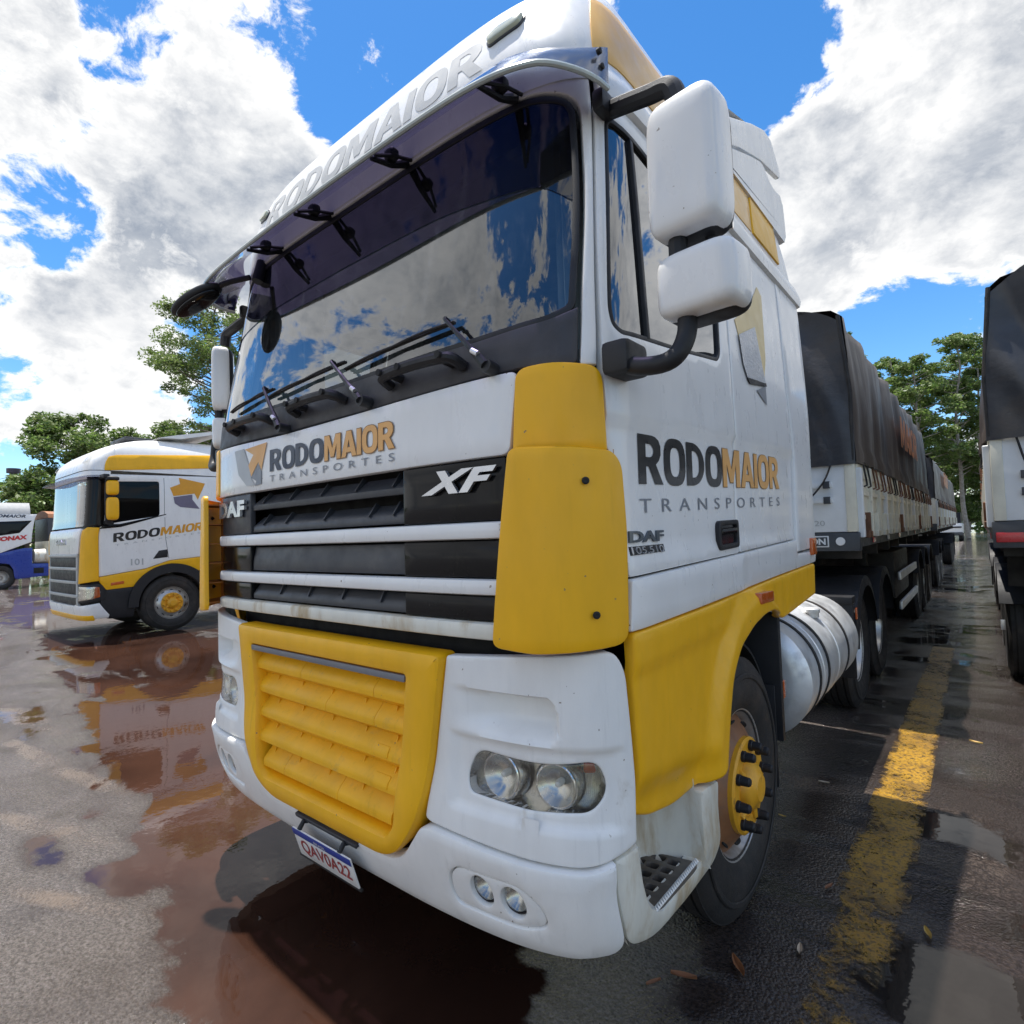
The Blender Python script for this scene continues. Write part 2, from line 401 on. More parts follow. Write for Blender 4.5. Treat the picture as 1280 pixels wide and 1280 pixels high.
def patch_bm(surf, poly, holes=(), off=0.0, th=.02, bev=.005, g_=.05, bm=None, back=True):
    bm = bm or bmesh.new()
    F = off if callable(off) else (lambda u, z: off)
    poly = list(poly)
    if area2(poly) < 0: poly = poly[::-1]
    loops = [resample(poly, g_)]
    for h in holes:
        h = list(h)
        if area2(h) > 0: h = h[::-1]      # holes run clockwise: inset() then moves away from the hole
        loops.append(resample(h, g_))
    inn = [inset(l, bev) if bev else l for l in loops]
    verts = []; edges = []
    for l in inn:
        s = len(verts); verts += l; edges += [(s+i, s+(i+1) % len(l)) for i in range(len(l))]
    nb = len(verts)
    x0, x1 = min(v[0] for v in inn[0]), max(v[0] for v in inn[0]); y0, y1 = min(v[1] for v in inn[0]), max(v[1] for v in inn[0])
    nx, ny = int((x1-x0)/g_), int((y1-y0)/g_)
    if nx*ny < 60000:
        core = inset(inn[0], g_*.35)
        hol = [inset(l, g_*.35) for l in inn[1:]]
        for i in range(1, nx+1):
            for j in range(1, ny+1):
                x, y = x0+(x1-x0)*i/(nx+1), y0+(y1-y0)*j/(ny+1)
                if inside(core, x, y) and not any(inside(h, x, y) for h in hol): verts.append((x, y))
    r = delaunay_2d_cdt([Vector(v) for v in verts], edges, [], 1, 1e-6)
    V2, _, T, ov = r[0], r[1], r[2], r[3]
    bv = [bm.verts.new(surf(v.x, v.y, F(v.x, v.y))) for v in V2]
    for t in T:
        cx = sum(V2[i].x for i in t)/len(t); cy = sum(V2[i].y for i in t)/len(t)
        if inside(inn[0], cx, cy) and not any(inside(h, cx, cy) for h in inn[1:]):
            try: bm.faces.new([bv[i] for i in t])
            except ValueError: pass
    # map from original loop index to CDT vertex
    mp = {}
    for i, src in enumerate(ov):
        for k in src: mp[k] = i
    s = 0
    for li, l in enumerate(inn):
        n = len(l); ring0 = [bv[mp[s+i]] for i in range(n)]; rings = [ring0]
        L0 = loops[li]
        if bev:
            mid = [((a[0]*.3+b[0]*.7), (a[1]*.3+b[1]*.7)) for a, b in zip(l, L0)]
            rings.append([bm.verts.new(surf(u, z, F(u, z)-bev*.3)) for u, z in mid])
            rings.append([bm.verts.new(surf(u, z, F(u, z)-bev)) for u, z in L0])
        if th: rings.append([bm.verts.new(surf(u, z, F(u, z)-th-bev)) for u, z in L0])
        for A, B in zip(rings, rings[1:]):
            for i in range(n):
                j = (i+1) % n
                if A[i] is A[j]: continue
                try: bm.faces.new((A[j], A[i], B[i], B[j]))
                except ValueError: pass
        s += n
    return bm
def patch(name, surf, poly, m, parent, holes=(), off=0.0, th=.02, bev=.005, g_=.05, label=None, sharp=38):
    bm = patch_bm(surf, poly, holes, off, th, bev, g_)
    # orient by the skin normal (no recalc: open shells confuse it)
    me = bpy.data.meshes.new(name); bm.to_mesh(me); bm.free()
    return link_mesh(name, me, m, parent, label=label, sharp=sharp)

def text_bm(txt, surf, u0, z0, u1, z1, off=.002, bold=0.0, shear=0.0, ext=0.0, spacing=1.0, step=.06, bm=None, rise=0.0, flip=False):
    """letters laid on a skin inside the rectangle (u0,z0)-(u1,z1)"""
    cu = bpy.data.curves.new('t', 'FONT'); cu.body = txt; cu.offset = bold; cu.shear = shear; cu.space_character = spacing; cu.resolution_u = 4
    ob = bpy.data.objects.new('t', cu); COL.objects.link(ob)
    bpy.context.view_layer.update()
    dg = bpy.context.evaluated_depsgraph_get(); me = ob.evaluated_get(dg).to_mesh()
    b2 = bmesh.new(); b2.from_mesh(me); ob.evaluated_get(dg).to_mesh_clear()
    bpy.data.objects.remove(ob); bpy.data.curves.remove(cu)
    xs = [v.co.x for v in b2.verts]; ys = [v.co.y for v in b2.verts]
    ax, bx, ay, by = min(xs), max(xs), min(ys), max(ys)
    for v in b2.verts:
        fx = (v.co.x-ax)/(bx-ax); fy = (v.co.y-ay)/(by-ay)
        v.co = (u0+(u1-u0)*fx, z0+(z1-z0)*fy+rise*fx, 0)
    if step:
        for ax_, lo, hi in ((0, min(u0, u1), max(u0, u1)), (1, z0, z1+abs(rise))):
            k = lo+step
            while k < hi:
                bmesh.ops.bisect_plane(b2, geom=b2.verts[:]+b2.edges[:]+b2.faces[:], plane_co=(k, 0, 0) if ax_ == 0 else (0, k, 0), plane_no=(1, 0, 0) if ax_ == 0 else (0, 1, 0)); k += step
    if ext:
        r_ = bmesh.ops.extrude_face_region(b2, geom=b2.faces[:])
        for e in r_['geom']:
            if isinstance(e, bmesh.types.BMVert): e.co.z = 1
    for v in b2.verts:
        p = surf(v.co.x, v.co.y, (off(v.co.x, v.co.y) if callable(off) else off)+(ext if v.co.z > .5 else 0)); v.co = p
    return b2
def islands(bm):
    seen = set(); out_ = []
    for v in bm.verts:
        if v in seen: continue
        st = [v]; seen.add(v); comp = []
        while st:
            w = st.pop(); comp.append(w)
            for e in w.link_edges:
                q = e.other_vert(w)
                if q not in seen: seen.add(q); st.append(q)
        out_.append(comp)
    return out_
def split_link(name, bm, m, parent, label=None, ext=False):
    """every letter becomes a part of its own"""
    bm.verts.index_update(); r_ = None
    for comp in islands(bm):
        if len(comp) < 3: continue
        idx = {v: i for i, v in enumerate(comp)}
        me = bpy.data.meshes.new(name)
        fs = {f for v in comp for f in v.link_faces}
        me.from_pydata([tuple(v.co) for v in comp], [], [[idx[v] for v in f.verts] for f in fs])
        if ext:
            b2 = bmesh.new(); b2.from_mesh(me); bmesh.ops.recalc_face_normals(b2, faces=b2.faces); b2.to_mesh(me); b2.free()
        r_ = link_mesh(name, me, m, parent, label=label, smooth=False)
    bm.free(); return r_
def text(name, txt, surf, u0, z0, u1, z1, m, parent, label=None, **kw):
    return split_link('letter', text_bm(txt, surf, u0, z0, u1, z1, **kw), m, parent, label, bool(kw.get('ext')))
def ring(cx, cy, rx, ry, n=26, e=.72):
    f = lambda w: math.copysign(abs(w)**e, w)
    return [(cx+rx*f(math.cos(2*PI*k/n)), cy+ry*f(math.sin(2*PI*k/n))) for k in range(n)]
def bowl(x0, x1, y0, y1, n=10):
    """D shape: straight left side, round right side"""
    r_ = min((y1-y0)/2, (x1-x0)*.8)
    return [(x0, y0)]+[(x1-r_+r_*math.sin(PI/2*k/n), y0+r_-r_*math.cos(PI/2*k/n)) for k in range(n+1)]+[(x1-r_+r_*math.cos(PI/2*k/n), y1-r_+r_*math.sin(PI/2*k/n)) for k in range(n+1)]+[(x0, y1)]
GLY = {   # heavy condensed sans: advance, outline, holes
 'O': (.80, ring(.38, .5, .38, .52), [ring(.38, .5, .17, .32)]),
 'D': (.78, bowl(0, .72, 0, 1), [bowl(.22, .50, .19, .81)]),
 'R': (.78, [(0, 0), (.22, 0), (.22, .36), (.30, .36), (.48, 0), (.74, 0), (.52, .41), (.62, .50), (.68, .62), (.68, .80), (.62, .92), (.52, .98), (.42, 1), (0, 1)], [bowl(.22, .46, .55, .82)]),
 'M': (.98, [(0, 0), (.20, 0), (.20, .62), (.36, .12), (.54, .12), (.70, .62), (.70, 0), (.92, 0), (.92, 1), (.64, 1), (.46, .46), (.28, 1), (0, 1)], []),
 'A': (.80, [(0, 0), (.22, 0), (.27, .18), (.52, .18), (.57, 0), (.80, 0), (.52, 1), (.27, 1)], [[(.32, .36), (.47, .36), (.395, .68)]]),
 'I': (.30, [(.02, 0), (.24, 0), (.24, 1), (.02, 1)], []),
}
def word(txt, surf, u0, z0, u1, z1, m, parent, off=.002, rise=0.0, grow=0.0):
    W_ = sum(GLY[c][0] for c in txt)-.06; x = 0
    for c in txt:
        adv, o_, hs = GLY[c]
        def mp(p): 
            fx = (x+p[0])/W_; return (u0+(u1-u0)*fx, z0+(z1-z0)*p[1]+rise*fx)
        P_ = [mp(p) for p in o_]; H_ = [[mp(p) for p in h] for h in hs]
        if area2(P_) < 0: P_ = P_[::-1]
        if grow: P_ = inset(P_, -grow); H_ = [inset(h if area2(h) > 0 else h[::-1], grow) for h in H_]
        patch('letter', surf, P_, m, parent, holes=H_, off=off, th=0, bev=0, g_=.05)
        x += adv
def mir(poly): return [(-u, z) for u, z in poly][::-1]
def sst(a, b, x):
    t = min(max((x-a)/(b-a), 0), 1); return t*t*(3-2*t)

# ================================================================== MAIN TRUCK
S = Skin([(0.2, .30), (.32, .27), (.42, .22), (.6, .17), (.72, .17), (.9, .19), (1.3, .19), (2.05, .20), (2.2, .215), (2.35, .235), (2.95, .345), (3.05, .36), (3.2, .36), (3.35, .40), (3.5, .47), (3.65, .62), (3.76, .85), (3.84, 1.25)],
         [(0.2, 1.17), (.35, 1.215), (.5, 1.245), (2.0, 1.245), (2.3, 1.24), (2.9, 1.205), (3.05, 1.19), (3.3, 1.15), (3.5, 1.10), (3.65, 1.02), (3.76, .92), (3.84, .78)])
UE = 3.72
truck = thing('cab_over_truck', 'large white and yellow cab-over truck nearest the camera with double stacked white mirrors', 'truck', (0, 1.4, 0))

# dark structure behind the skin
patch('front_cavity', S, [(-1.28, .50), (1.28, .50), (1.28, 2.12), (-1.28, 2.12)], dark, truck, off=-.13, th=.0, bev=0, g_=.12)
for s in (1, -1):
    q = [(1.22, 1.31), (3.70, 1.31), (3.70, 2.19), (1.26, 2.19)]
    patch('inner_side', S, q if s > 0 else mir(q), dark, truck, off=-.06, th=0, bev=0, g_=.2)

# bonnet panel, grille
def rowpoly(z0, z1, a, b, r=.01): return rc([(a, z0), (b, z0), (b, z1), (a, z1)], r)
bon = patch('bonnet_panel', S, rc([(-1.03, 1.842), (-.97, 1.838), (.97, 1.838), (1.0, 2.088), (.3, 2.073), (-.3, 2.068), (-1.03, 2.088)], [.01, .0, .03, .03, .1, .1, .03]), white, truck, off=.006, th=.025, bev=.007, g_=.06)
for z0, z1 in ((1.588, 1.641), (1.417, 1.466), (1.283, 1.335)):
    patch('grille_bar', S, rowpoly(z0, z1, -.965, .945, .012), white if z0 > 1.3 else white_dirty, truck, off=.014, th=.03, bev=.012, g_=.06)
for (z0, z1) in ((1.645, 1.834), (1.470, 1.584), (1.339, 1.413)):
    patch('gloss_panel', S, rowpoly(z0, z1, .507, .95, .006), gloss_b, truck, off=-.004, th=.02, bev=.004, g_=.08)
    patch('gloss_panel', S, rowpoly(z0, z1, -.97, -.607, .006), gloss_b if z0 < 1.6 else mesh_m, truck, off=-.004, th=.02, bev=.004, g_=.08)
def louver(z0, z1, a, b, lip=.03, name='grille_louver', m=mesh_m, ribs=()):
    f = lambda u, z: -.012-lip*sst(z0+.3*(z1-z0), z1, z)
    o = patch(name, S, rowpoly(z0, z1, a, b, .004), m, truck, off=f, th=.012, bev=.003, g_=.022)
    if ribs:
        for u in ribs:
            bm = bmesh.new(); w = .004; A = []
            for (zz, of) in ((z1, -.012-lip-.005), (z1+.012, -.012-lip*.7), (z1-.55*(z1-z0), -.009), (z1-.6*(z1-z0), -.03)):
                A.append([bm.verts.new(S(u+dx, zz, of)) for dx in (-w, w)])
            for X, Y in zip(A, A[1:]+A[:1]): bm.faces.new((X[0], X[1], Y[1], Y[0]))
            bm.faces.new([a_[0] for a_ in A]); bm.faces.new([a_[1] for a_ in A][::-1])
            bmo('louver_rib', bm, m, o, smooth=False)
    return o
louver(1.752, 1.822, -.597, .50, .05, ribs=(-.5, -.26, -.02, .22, .44))
louver(1.650, 1.722, -.597, .50, .05, ribs=(-.5, -.30, .0, .30, .44))
louver(1.474, 1.580, -.597, .50, .012)
louver(1.343, 1.409, -.597, .50, .03, ribs=(-.35, -.12, .12, .36))
# badges
text('silver_letters', 'XF', S, .62, 1.735, .93, 1.81, badge_m, truck, off=.004, bold=.045, shear=.45, ext=.012, spacing=1.15)
text('silver_letters', 'DAF', S, -.955, 1.728, -.63, 1.806, badge_m, truck, off=.004, bold=.05, ext=.012, spacing=1.05)
# writing on the bonnet
def addo(off, d): return (lambda u, z: off(u, z)+d) if callable(off) else off+d
def rodomaior(surf, u0, z0, u1, z1, parent, small, off=.010, rise=0.0, dark_=navy, gap=.505, smz=(0, 0), bold=.05, orange=orangep):
    um = u0+(u1-u0)*gap
    word('RODO', surf, u0, z0, um-.012, z1, dark_, parent, off=off, rise=rise*gap)
    word('MAIOR', surf, um, z0+rise*gap, u1, z1+rise*gap, orangeo, parent, off=off, rise=rise*(1-gap), grow=.0032)
    word('MAIOR', surf, um, z0+rise*gap, u1, z1+rise*gap, orange, parent, off=addo(off, .0010), rise=rise*(1-gap))
    if small: text('lettering', 'TRANSPORTES', surf, u0, smz[0], u1, smz[1], greyp, parent, off=off, bold=.0, spacing=1.9, rise=rise)
rodomaior(S, -.392, 1.915, .478, 2.012, bon, True, smz=(1.869, 1.898), dark_=navy)
def flatpoly(name, surf, poly, m, parent, off, g_=.04):
    return patch(name, surf, poly, m, parent, off=off, th=0, bev=0, g_=g_)
flatpoly('arrow_emblem', S, [(-.60, 1.965), (-.55, 2.01), (-.64, 2.045), (-.42, 2.052), (-.47, 1.93), (-.50, 1.97), (-.57, 1.91)], orangep, bon, .0095)
flatpoly('arrow_emblem', S, [(-.57, 1.905), (-.50, 1.965), (-.47, 1.925), (-.47, 1.868), (-.53, 1.862), (-.52, 1.885)], greyp, bon, .0095)
flatpoly('arrow_emblem', S, [(-.76, 2.05), (-.65, 2.05), (-.60, 1.97), (-.57, 1.90), (-.53, 1.865), (-.62, 1.87), (-.71, 1.93)], fadedp, bon, .0085)

# lower yellow grille
ins = rc([(-.60, .70), (-.445, .505), (.445, .505), (.61, .70), (.70, 1.226), (-.69, 1.226)], [.16, .12, .12, .16, .03, .03], 8)
hole = rc([(-.465, .63), (-.42, .59), (.42, .59), (.465, .63), (.528, 1.140), (-.545, 1.140)], [.07, .07, .07, .07, .012, .012])
lg = patch('lower_grille', S, ins, yellow, truck, holes=[hole], off=lambda u, z: .030+.012*sst(.75, .45, z)*0, th=.06, bev=.022, g_=.045)
patch('grille_trim_strip', S, rc([(-.548, 1.116), (.524, 1.116), (.527, 1.139), (-.55, 1.139)], .004), mat('grey_trim_strip', (.17, .175, .19), .4), lg, off=.024, th=.01, bev=.003, g_=.06)
rows = 5; zt, zb = 1.112, .598
random.seed(3)
for k in range(rows):
    a = zt-(zt-zb)*k/rows; b = zt-(zt-zb)*(k+1)/rows+.004
    f0 = lambda u, z, a=a, b=b: -.044+.048*sst(a+.01, b+.040, z)-.034*sst(b+.024, b-.002, z)
    hw = .465+.07*((a+b)/2-.62)/.5
    if k == 4: hw -= .03
    cuts = [-hw-.01, [-.16, .02, -.9, -.9, -.27][k] if k not in (2, 3) else None, .33 if k in (0, 1) else (.12 if k == 4 else None), hw]
    cuts = [c for c in cuts if c is not None and c > -hw-.02]
    for u0, u1 in zip(cuts, cuts[1:]):
        sl = patch('grille_slat', S, rc([(u0+.0008, b-.002), (u1-.0008, b-.002), (u1-.0008, a), (u0+.0008, a)], .002), yellow_flat, lg, off=f0, th=.008, bev=.0015, g_=.012)
    for u in (-.40, -.20, .02, .24, .42):
        if abs(u) > hw-.03: continue
        bm = bmesh.new(); w = .0025; A = []
        for zz, of in ((a-.001, -.046), (a-.001, -.030), (a-.020, -.024), (a-.030, -.038)):
            A.append([bm.verts.new(S(u+dx, zz, of)) for dx in (-w, w)])
        for X, Y in zip(A, A[1:]+A[:1]): bm.faces.new((X[0], X[1], Y[1], Y[0]))
        bm.faces.new([a_[0] for a_ in A]); bm.faces.new([a_[1] for a_ in A][::-1])
        bmo('grille_rib', bm, yellow_flat, lg, smooth=False)
patch('grille_backing', S, [(-.56, .57), (.56, .57), (.56, 1.16), (-.56, 1.16)], yellow_flat, lg, off=-.066, th=0, bev=0, g_=.1)
for (u0, z0, u1, z1, k) in ((.33, .735, .42, .775, 3), (.33, .835, .41, .872, 2)):
    a = zt-(zt-zb)*k/rows; b = zt-(zt-zb)*(k+1)/rows+.004
    f0 = lambda u, z, a=a, b=b: -.041+.048*sst(a+.01, b+.040, z)-.034*sst(b+.024, b-.002, z)
    patch('inset_cover', S, rc([(u0, z0), (u1, z0), (u1, z1), (u0, z1)], .008), yellow_flat, lg, off=f0, th=.002, bev=.001, g_=.015)

# bumper corners with duct and headlight
CAP = rc([(.612, .700), (.635, .690), (1.0, .676), (1.18, .676), (1.335, .716), (1.318, .988), (1.30, 1.20), (1.262, 1.262), (.90, 1.236), (.705, 1.222)], [.01, .03, .03, .05, .01, .05, .04, .04, .03, .01])
HL = rc([(.784, .815), (1.0, .806), (1.19, .818), (1.235, .875), (1.205, .955), (1.03, .932), (.815, .946), (.775, .87)], [.05, .03, .06, .05, .04, .1, .05, .05], 6)
def capoff(u, z):
    u = abs(u)
    top, bot = 1.128-.004*sst(.7, 1.0, u), .995
    r_ = min(1, max(0, (1.09-u)/.04))
    m = sst(.70, .95, u)*sst(1.094, 1.076, u+.45*max(0, abs(z-1.062)-.03))
    d = m*.068*sst(top+.002, top-.010, z)*sst(bot-.006, bot+.055, z)
    # shallow dish round the headlight
    e = max(abs(u-1.0)/.27, abs(z-.875)/.105)
    d2 = .014*sst(1.12, .90, e)
    d3 = .012*sst(.80, .70, z)*0
    return .004-d-d2+d3
patchc = []
for s in (1, -1):
    fl = (lambda p: p) if s > 0 else mir
    cp = patch('bumper_corner', S, fl(CAP), white_bump, truck, holes=[fl(HL)], off=capoff, th=.03, bev=.006, g_=.011, sharp=50)
    flatpoly('tow_cover', S, fl(rc([(.983, .744), (1.037, .744), (1.037, .788), (.983, .788)], .008)), greyp, cp, .0045).data.materials[0] = white_bump
    # headlight: chrome bowl housing, two lamps and a clear lens
    hl = patch('headlight', S, fl(HL), lens_glass, truck, off=lambda u, z: -.012, th=.0, bev=.004, g_=.03)
    bm = patch_bm(S, fl(inset(HL if area2(HL) > 0 else HL[::-1], -.004)), off=lambda u, z: -.085+.03*abs(math.sin(abs(u)*22))*0, th=0, bev=0, g_=.03)
    rim1 = resample(fl(HL) if area2(fl(HL)) > 0 else fl(HL)[::-1], .03)
    A = [bm.verts.new(S(u, z, -.014)) for u, z in rim1]; B = [bm.verts.new(S(u, z, -.086)) for u, z in rim1]
    for i in range(len(rim1)): j = (i+1) % len(rim1); bm.faces.new((A[i], A[j], B[j], B[i]))
    bmo('lamp_housing', bm, refl_m, hl)
    for ci, (cu_, rad) in enumerate(((.888, .066), (1.080, .063))):
        c = S(s*cu_, .876, -.075); nrm_ = (S(s*cu_, .876, 0)-S(s*cu_, .876, -.05)).normalized()
        nrm_ = (nrm_+Vector((0, -.9, 0))).normalized()
        rot = Vector((1, 0, 0)).rotation_difference(nrm_).to_matrix().to_4x4()
        bm = bmesh.new()
        lathe(bm, [(0.0, .012), (.004, .03), (.016, .048), (.036, rad), (.040, rad+.004), (.030, rad+.010), (.0, rad+.012)], (0, 0, 0), 'X', 36, close=False)
        bmesh.ops.transform(bm, matrix=Matrix.Translation(c) @ rot, verts=bm.verts)
        bmo('reflector_bowl', bm, refl_m, hl)
        bm = bmesh.new()
        lathe(bm, [(0, .011), (.02, .012), (.034, .008), (.038, .0)], (0, 0, 0), 'X', 16)
        bmesh.ops.transform(bm, matrix=Matrix.Translation(c) @ rot, verts=bm.verts)
        bmo('bulb', bm, mat('bulb_glass', (.75, .75, .72), .1, coat=.5) if 'bulb_glass' not in MATS else MATS['bulb_glass'], hl)
        bm = bmesh.new()
        lathe(bm, [(.044, rad+.001), (.046, rad-.002), (.046, rad-.004)], (0, 0, 0), 'X', 40, close=False)
        bmesh.ops.transform(bm, matrix=Matrix.Translation(c) @ rot, verts=bm.verts)
        bmo('lamp_ring', bm, chrome, hl)
    bm = bmesh.new()       # fluted prism strips of the outer lens
    for i in range(15):
        u = 1.128+i*.0062
        hh = .058-.0008*i
        tube(bm, [S(s*u, .880-hh, -.018), S(s*(u+.004), .880, -.015), S(s*u, .880+hh*.9, -.018)], .0018, 5)
    for i in range(5):
        tube(bm, [S(s*1.125, .845+i*.018, -.018), S(s*1.215, .845+i*.018, -.018)], .0009, 4)
    bmo('lens_fluting', bm, lens_glass, hl)
    # indicator glow plate at the outer end
    flatpoly('indicator', S, fl(rc([(1.16, .90), (1.215, .90), (1.20, .945), (1.165, .938)], .01)), amber, hl, -.07)

# bumper lip with fog lights
lip = rc([(-1.252, .690), (-1.255, .425), (-1.11, .392), (-.93, .378), (-.55, .358), (0, .345), (.55, .358), (.93, .378), (1.11, .392), (1.255, .425), (1.250, .690),
          (1.18, .668), (1.0, .668), (.640, .682), (.600, .670), (.455, .497), (-.455, .497), (-.600, .670), (-.64, .682), (-1.0, .668), (-1.18, .668)], [.01, .05, .02, .02, .02, .02, .02, .02, .02, .05, .01, .03, .03, .02, .06, .10, .10, .06, .02, .03, .03])
FOGR = [(.722, .452), (.96, .455), (1.045, .49), (1.04, .545), (.975, .598), (.75, .592), (.705, .555), (.70, .49)]
FOG = rc(FOGR, .045, 5)
def circ(cu, cz, ru, rz, n=22): return [(cu+ru*math.cos(2*PI*k/n), cz+rz*math.sin(2*PI*k/n)) for k in range(n)]
lp = patch('bumper_lip', S, lip, white_bump, truck, holes=[FOG, mir(FOG)], off=lambda u, z: .012+.01*sst(.60, .66, z), th=.035, bev=.012, g_=.04)
for s in (1, -1):
    fl = (lambda p: p) if s > 0 else mir
    fp = patch('fog_light_panel', S, fl(inset(FOG if area2(FOG) > 0 else FOG[::-1], .003)), white_bump, truck, holes=[fl(circ(.826, .530, .042, .050)), fl(circ(.938, .530, .042, .050))],
               off=lambda u, z: .004, th=.02, bev=.006, g_=.03)
    for cu_ in (.828, .938):
        c = S(s*cu_, .53, -.03); n_ = (S(s*cu_, .53, 0)-S(s*cu_, .53, -.05)).normalized()
        rot = Vector((1, 0, 0)).rotation_difference((n_+Vector((0, -.5, 0))).normalized()).to_matrix().to_4x4()
        bm = bmesh.new(); lathe(bm, [(-.02, .008), (-.015, .022), (0, .034), (.012, .042)], (0, 0, 0), 'X', 28, close=False)
        bmesh.ops.transform(bm, matrix=Matrix.Translation(c) @ rot, verts=bm.verts)
        fo = bmo('fog_light', bm, refl_m, fp)
        bm = bmesh.new(); lathe(bm, [(.012, .0425), (.02, .036), (.025, .02), (.027, 0)], (0, 0, 0), 'X', 28, close=False)
        bmesh.ops.transform(bm, matrix=Matrix.Translation(c) @ rot, verts=bm.verts); bmo('fog_lens', bm, lens_glass, fp)
        bm = bmesh.new(); lathe(bm, [(-.025, .047), (.016, .047), (.016, .042)], (0, 0, 0), 'X', 28, close=False)
        bmesh.ops.transform(bm, matrix=Matrix.Translation(c) @ rot, verts=bm.verts); bmo('lamp_seal', bm, black_pl, fp)
# step strip and number plate under the yellow grille
patch('step_strip', S, rc([(-.20, .476), (.22, .476), (.22, .492), (-.20, .492)], .004), mesh_m, truck, off=.026, th=.02, bev=.003, g_=.03)
pt = R(-24); Ux = Vector((1, 0, 0)); Vx = Vector((0, -math.sin(-pt)*1.0, math.cos(pt)))
PL = Flat((0.01, .128, .334), Ux, Vector((0, .30, .95)).normalized())
def quad_plate(name, u0, v0, u1, v1, m, par, off=0.0, th=.004, r=.004, surf=None):
    return patch(name, surf, rc([(u0, v0), (u1, v0), (u1, v1), (u0, v1)], r), m, par, off=off, th=th, bev=min(.0015, th*.4), g_=.2)
PLS = Flat((0.02, .185, .325), (1, 0, 0), Vector((0, -.30, .95)).normalized())
npl = quad_plate('number_plate', -.20, -.005, .20, .125, plate_m, truck, surf=PLS)
quad_plate('plate_band', -.20, .096, .20, .125, plate_b, npl, off=.0025, th=.001, surf=PLS)
text('plate_lettering', 'QAV0A22', PLS, -.165, .012, .175, .082, plate_r, npl, off=.0015, bold=.015, step=0)
text('plate_lettering', 'BRASIL', PLS, -.04, .104, .04, .116, plate_m, npl, off=.0045, step=0)
for x in (-.13, .15):
    bm = bmesh.new(); tube(bm, [(x, .15, .445), (x, .17, .47), (x, .21, .46)], .010, 8)
    bmo('plate_bracket', bm, black_pl, npl)
bm = bmesh.new(); box(bm, (-.19, .187, .312), (.23, .197, .322), .002); bmo('plate_holder', bm, dark, npl)

# corner air deflectors (yellow), upper and lower
UPD = rc([(.982, 1.846), (1.262, 1.83), (1.252, 2.078), (1.10, 2.098), (.995, 2.09)], [.01, .01, .05, .05, .04])
LOD = rc([(.925, 1.275), (1.05, 1.262), (1.31, 1.278), (1.318, 1.60), (1.306, 1.79), (1.275, 1.832), (1.05, 1.848), (.985, 1.85), (.955, 1.60)], [.03, .02, .05, .05, .05, .06, .05, .03, .1])
for s in (1, -1):
    fl = (lambda p: p) if s > 0 else mir
    patch('upper_deflector', S, fl(UPD), yellow, truck, off=.012, th=.04, bev=.008, g_=.035)
    df = patch('corner_deflector', S, fl(LOD), yellow, truck, off=lambda u, z, s=s: .018+.034*sst(1.29, 1.10, abs(u))+(.03 if s < 0 else 0)+.010*sst(1.30, .95, abs(u))*sst(1.9, 1.3, z), th=.012, bev=.009, g_=.035)
    for cu_, cz in ((1.19, 1.742), (1.205, 1.37)):
        bm = bmesh.new(); c = S(s*cu_, cz, .039); n_ = (S(s*cu_, cz, .05)-S(s*cu_, cz)).normalized()
        rot = Vector((1, 0, 0)).rotation_difference(n_).to_matrix().to_4x4()
        lathe(bm, [(-.01, .0), (.0, .009), (.006, .011), (.009, .006), (.006, 0)], (0, 0, 0), 'X', 14); bmesh.ops.transform(bm, matrix=Matrix.Translation(c) @ rot, verts=bm.verts)
        bmo('screw', bm, dark, df)
    # ribs and closing wall inside the deflector duct
    for zz in [1.30+i*.1 for i in range(6)]:
        bm = bmesh.new(); n = 8
        us = [1.01+(1.24-1.01)*i/n for i in range(n+1)]
        ro = lambda u: .018+.034*sst(1.29, 1.10, u)+(.03 if s < 0 else 0)-.012
        A = [bm.verts.new(S(s*u, zz, -.01)) for u in us]; B = [bm.verts.new(S(s*u, zz, ro(u))) for u in us]
        A2 = [bm.verts.new(S(s*u, zz+.006, -.01)) for u in us]; B2 = [bm.verts.new(S(s*u, zz+.006, ro(u))) for u in us]
        for i in range(n):
            bm.faces.new((A[i], A[i+1], B[i+1], B[i])); bm.faces.new((A2[i], A2[i+1], B2[i+1], B2[i])); bm.faces.new((B[i], B[i+1], B2[i+1], B2[i]))
        bm.faces.new((A[0], B[0], B2[0], A2[0]))
        bmo('deflector_rib', bm, orange_in, df, smooth=False)
    q = [(.95, 1.28), (1.30, 1.28), (1.30, 1.84), (.97, 1.84)]
    patch('duct_wall', S, q if s > 0 else mir(q), orange_in, df, off=-.012, th=.004, bev=0, g_=.05)

# windscreen surround: cowl, pillars, header
COWL = rc([(-1.182, 2.090), (-1.0, 2.092), (-.3, 2.078), (.3, 2.078), (.7, 2.085), (1.0, 2.095), (1.182, 2.088), (1.182, 2.262), (1.10, 2.232), (.86, 2.212), (0, 2.205), (-.86, 2.212), (-1.10, 2.232), (-1.182, 2.262)], [.01, .0, 0, 0, 0, 0, .02, .0, .05, .05, .1, .05, .05, .0])
cw = patch('cowl_panel', S, COWL, cowl_m, truck, off=lambda u, z: .0, th=.03, bev=.006, g_=.05)
WSG = rc([(-1.165, 2.262), (-1.09, 2.235), (-.86, 2.216), (0, 2.209), (.86, 2.216), (1.09, 2.235), (1.165, 2.262), (1.176, 2.62), (1.15, 2.99), (1.02, 3.038), (-1.02, 3.038), (-1.15, 2.99), (-1.176, 2.62)], [.03, .03, .1, .1, .1, .03, .03, .2, .06, .08, .08, .06, .2], 6)
wsg = patch('windscreen', S, WSG, ws_glass, truck, off=-.012, th=0, bev=0, g_=.05)
